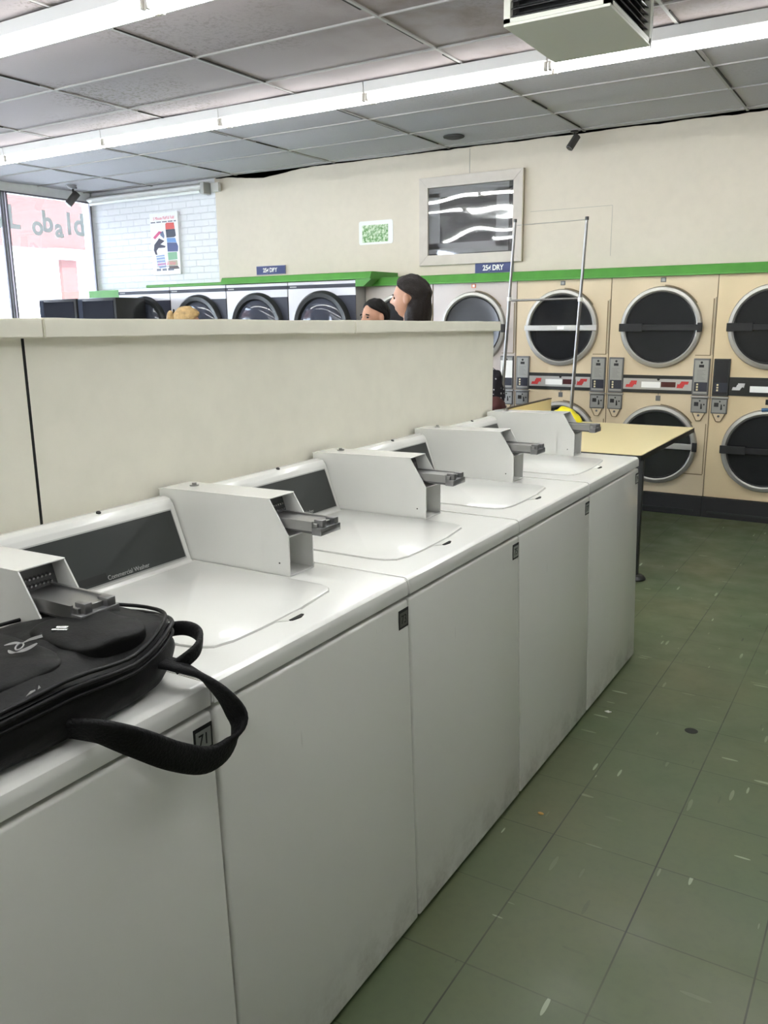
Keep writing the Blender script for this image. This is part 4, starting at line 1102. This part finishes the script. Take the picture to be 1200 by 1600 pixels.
def person(name, label, loc, rz, H, skin, hair, top, bottom, arm='down', sleeveless=False, bend=0):
    t = thing(name, label, 'person', loc, rz)
    k = H/1.70
    J = {}
    def j(n_, x, y, z, r):
        # bend leans the trunk forward above the hip
        if z > .95 and bend:
            dz = z-.95; x, z = x+dz*math.sin(bend), .95+dz*math.cos(bend)
        J[n_] = ((x*k, y*k, z*k), (r[0]*k, r[1]*k) if isinstance(r, tuple) else r*k)
    j('pelvis', 0, 0, .95, (.100, .080)); j('waist', 0, 0, 1.08, (.115, .085)); j('chest', 0, 0, 1.25, (.14, .10)); j('uchest', 0, 0, 1.37, (.11, .085)); j('neck', .0, 0, 1.45, .050); j('head', .015, 0, 1.55, .055)
    for s, n_ in ((-1, 'l'), (1, 'r')):
        j(n_+'sh', 0, s*.165, 1.375, .050); 
        if arm == 'down':
            j(n_+'el', -.02, s*.22, 1.10, .038); j(n_+'wr', .06, s*.22, .87, .026); j(n_+'pa', .08, s*.215, .81, (.034, .018))
            for q, (dx, ln) in enumerate(((-.024, .062), (-.008, .075), (.009, .072), (.025, .060))): j(n_+'f%d' % q, .085+dx, s*.212, .765, .0095); j(n_+'g%d' % q, .092+dx, s*.205, .765-ln*.7, .0075)
            j(n_+'t0', .115, s*.200, .795, .011); j(n_+'t1', .128, s*.192, .760, .009)
        else:
            j(n_+'el', .03, s*.22, 1.12, .038); j(n_+'wr', .27, s*.15, 1.08, .026); j(n_+'pa', .33, s*.13, 1.075, (.034, .018))
            for q, (dy, ln) in enumerate(((-.024, .062), (-.008, .075), (.009, .072), (.025, .060))): j(n_+'f%d' % q, .375, s*.125+dy, 1.07, .0095); j(n_+'g%d' % q, .375+ln*.6, s*.12+dy, 1.045, .0075)
            j(n_+'t0', .345, s*.09, 1.085, .011); j(n_+'t1', .375, s*.075, 1.08, .009)
        j(n_+'hip', 0, s*.085, .88, .066); j(n_+'kn', .01, s*.095, .50, .058); j(n_+'an', -.02, s*.10, .09, .038); j(n_+'toe', .12, s*.11, .035, (.045, .028)); j(n_+'heel', -.05, s*.10, .035, .032)
    bones = [('pelvis', 'waist'), ('waist', 'chest'), ('chest', 'uchest'), ('uchest', 'neck'), ('neck', 'head')]
    for n_ in 'lr':
        bones += [('uchest', n_+'sh'), (n_+'sh', n_+'el'), (n_+'el', n_+'wr'), (n_+'wr', n_+'pa'), ('pelvis', n_+'hip'), (n_+'hip', n_+'kn'), (n_+'kn', n_+'an'), (n_+'an', n_+'toe'), (n_+'an', n_+'heel'), (n_+'pa', n_+'t0'), (n_+'t0', n_+'t1')]
        for q in range(4): bones += [(n_+'pa', n_+'f%d' % q), (n_+'f%d' % q, n_+'g%d' % q)]
    me = skin_mesh('body', J, bones, skin)
    bm = B(); bm.from_mesh(me); hc = Vector(J['head'][0])+Vector((.012, 0, .035*k)); head_bm(bm, hc, k*1.0)
    body = obj('body', bm, skin, t, smooth=180)
    rm = body.modifiers.new('fuse', 'REMESH'); rm.mode = 'VOXEL'; rm.voxel_size = .006; rm.use_smooth_shade = True
    # clothes: slightly larger skins over part of the figure
    def cloth(nm, keys, bns, grow, m):
        JJ = {q: (J[q][0], tuple(a*grow+.006 for a in (J[q][1] if isinstance(J[q][1], tuple) else (J[q][1],)*2))) for q in keys}
        return obj(nm, skin_mesh(nm, JJ, bns, m), m, t, smooth=180)
    J['hem'] = ((0, 0, .88*k), (.128*k, .100*k)); J['belt'] = (tuple(Vector(J['pelvis'][0]).lerp(Vector(J['waist'][0]), .5)), (.118*k, .092*k))
    up = [('pelvis', 'hem'), ('pelvis', 'waist'), ('waist', 'chest'), ('chest', 'uchest')]
    ks = ['pelvis', 'hem', 'waist', 'chest', 'uchest']
    if not sleeveless:
        for n_ in 'lr':
            J[n_+'sl'] = (tuple(Vector(J[n_+'sh'][0]).lerp(Vector(J[n_+'el'][0]), .6)), .050*k); ks += [n_+'sh', n_+'sl']; up += [('uchest', n_+'sh'), (n_+'sh', n_+'sl')]
    else:
        for n_ in 'lr':
            J[n_+'st'] = (tuple(Vector(J['uchest'][0]).lerp(Vector(J[n_+'sh'][0]), .72)+Vector((0, 0, .008))), .060*k); ks += [n_+'st']; up += [('uchest', n_+'st')]
    J['collar'] = (tuple(Vector(J['uchest'][0]).lerp(Vector(J['neck'][0]), .45)), .078*k); ks += ['collar']; up += [('uchest', 'collar')]
    cloth('top', ks, up, 1.12, top)
    J['pelvis'] = (J['pelvis'][0], (.118*k, .092*k)); lk = ['pelvis', 'belt']; lb = [('pelvis', 'belt')]
    for n_ in 'lr': J[n_+'hip'] = (J[n_+'hip'][0], .112*k)
    for n_ in 'lr': lk += [n_+'hip', n_+'kn', n_+'an']; lb += [('pelvis', n_+'hip'), (n_+'hip', n_+'kn'), (n_+'kn', n_+'an')]
    tr = cloth('trousers', lk, lb, 1.14, bottom); r2 = tr.modifiers.new('fuse', 'REMESH'); r2.mode = 'VOXEL'; r2.voxel_size = .012; r2.use_smooth_shade = True
    for n_ in 'lr':
        bm = B(); a = Vector(J[n_+'heel'][0]); c_ = Vector(J[n_+'toe'][0])
        r = bmesh.ops.create_uvsphere(bm, u_segments=20, v_segments=12, radius=1)
        for v in bm.verts: v.co = Vector((v.co.x*.15, v.co.y*.052, max(v.co.z, -.55)*.062))+(a+c_)/2+Vector((.01, 0, .0))
        obj('shoe', bm, BLACKM, t, smooth=60)
    return t, hc, k
def hair_shell(bm, c, k, ax, ay, az, top, low_x, low, off=(0, 0, 0), rough=.05, seed=0):
    """hair cap: its front edge runs from low_x beside the ear to top over the forehead"""
    r = bmesh.ops.create_uvsphere(bm, u_segments=64, v_segments=44, radius=1)
    for v in r['verts']:
        d = v.co.copy()
        f = 1+rough*noise.noise(Vector((d.x*3+seed, d.y*3, d.z*2)))+.03*noise.noise(Vector((d.x*14, d.y*14, d.z*3+seed)))
        p = Vector((d.x*ax, d.y*ay, d.z*az))*f*k
        q = max(0, min(1, (d.z+.05)/.62)); lim = low_x+(top-low_x)*q*q*(3-2*q)
        if d.x > lim: p *= 1-.34*min(1, (d.x-lim)/.10)
        if p.z < low*k: p.z = low*k+(p.z-low*k)*.25
        v.co = Vector(c)+Vector(off)*k+p
# the woman, dark hair, facing left
tw, hc, k = person('person', 'woman with long dark hair in a black sleeveless top, facing left behind the low partition', (-1.70, 3.7, 0), math.radians(196), 1.77, SKIN, HAIRD, CLOTHK, DENIM, sleeveless=True)
bm = B(); hair_shell(bm, hc, k, .125, .097, .130, .62, -.30, -.30, (-.018, 0, .010), .08, 2)
# hair falling to the shoulders behind
r = bmesh.ops.create_uvsphere(bm, u_segments=36, v_segments=24, radius=1)
for v in r['verts']:
    d = v.co.copy(); wv = 1+.10*noise.noise(Vector((d.x*3, d.y*3, d.z)))+.04*noise.noise(Vector((d.x*16, d.y*16, d.z*2)))
    v.co = hc+Vector((-.062+d.x*.080*wv-.02*d.z, d.y*.100*wv, -.085+d.z*.145+(.01*math.sin(d.x*9+d.y*7) if d.z < -.5 else 0)))*k
h = obj('hair', bm, HAIRD, tw, smooth=80); rm = h.modifiers.new('fuse', 'REMESH'); rm.mode = 'VOXEL'; rm.voxel_size = .007; rm.use_smooth_shade = True
bm = B()
for s in (-1, 1): sph(bm, hc+Vector((.078, s*.030, .003))*k, .0085*k, .6, 1.5, .7, 10)
obj('eyes', bm, BLACKM, tw)
bm = B()
for s in (-1, 1): tube(bm, [hc+Vector((.088-.010*abs(q-2)*.4, s*(.018+.008*q), .024-.002*abs(q-1)))*k for q in range(5)], .0028*k, 6)
obj('eyebrows', bm, HAIRD, tw)
# man, short black hair
tm, hc, k = person('person', 'man with short black hair and dark brows, bending, seen just above the low partition', (-2.08, 4.22, 0), math.radians(248), 1.69, SKIN, HAIRK, GREYC, DENIM, arm='fwd', bend=.36)
bm = B(); hair_shell(bm, hc, k, .112, .084, .118, .70, -.22, -.06, (-.010, 0, .014), .05, 7)
h = obj('hair', bm, HAIRK, tm, smooth=80); rm = h.modifiers.new('fuse', 'REMESH'); rm.mode = 'VOXEL'; rm.voxel_size = .006; rm.use_smooth_shade = True
bm = B()
for s in (-1, 1): sph(bm, hc+Vector((.078, s*.030, .003))*k, .0085*k, .6, 1.5, .7, 10)
obj('eyes', bm, BLACKM, tm)
bm = B()
for s in (-1, 1): tube(bm, [hc+Vector((.090-.010*abs(q-2)*.4, s*(.016+.009*q), .024-.002*abs(q-1)))*k for q in range(5)], .0042*k, 6)
obj('eyebrows', bm, HAIRK, tm)
# blonde figure with a ponytail
tb, hc, k = person('person', 'person with blonde hair in a ponytail, only the crown showing over the partition', (-4.03, 4.1, 0), math.radians(38), 1.63, SKIN, HAIRB, PINKC, DENIM)
bm = B(); hair_shell(bm, hc, k, .122, .098, .122, .92, .45, -.16, (-.008, 0, .010), .08, 5)
h = obj('hair', bm, HAIRB, tb, smooth=80)
bm = B(); r = bmesh.ops.create_uvsphere(bm, u_segments=24, v_segments=20, radius=1)
for v in r['verts']:
    d = v.co.copy(); wv = 1+.08*noise.noise(d*3)+.05*noise.noise(Vector((d.x*12, d.y*12, d.z)))
    v.co = hc+Vector((-.140+d.x*.036*wv-.01*d.z*0, d.y*.042*wv, .060+d.z*.085-.045))*k
obj('ponytail', bm, HAIRB, tb, smooth=80)
bm = B(); tube(bm, [hc+Vector((-.112, .020*math.cos(a*PI/8), .085+.020*math.sin(a*PI/8)))*k for a in range(16)], .006, 6, closed=True); obj('hair_tie', bm, BLACKM, tb)
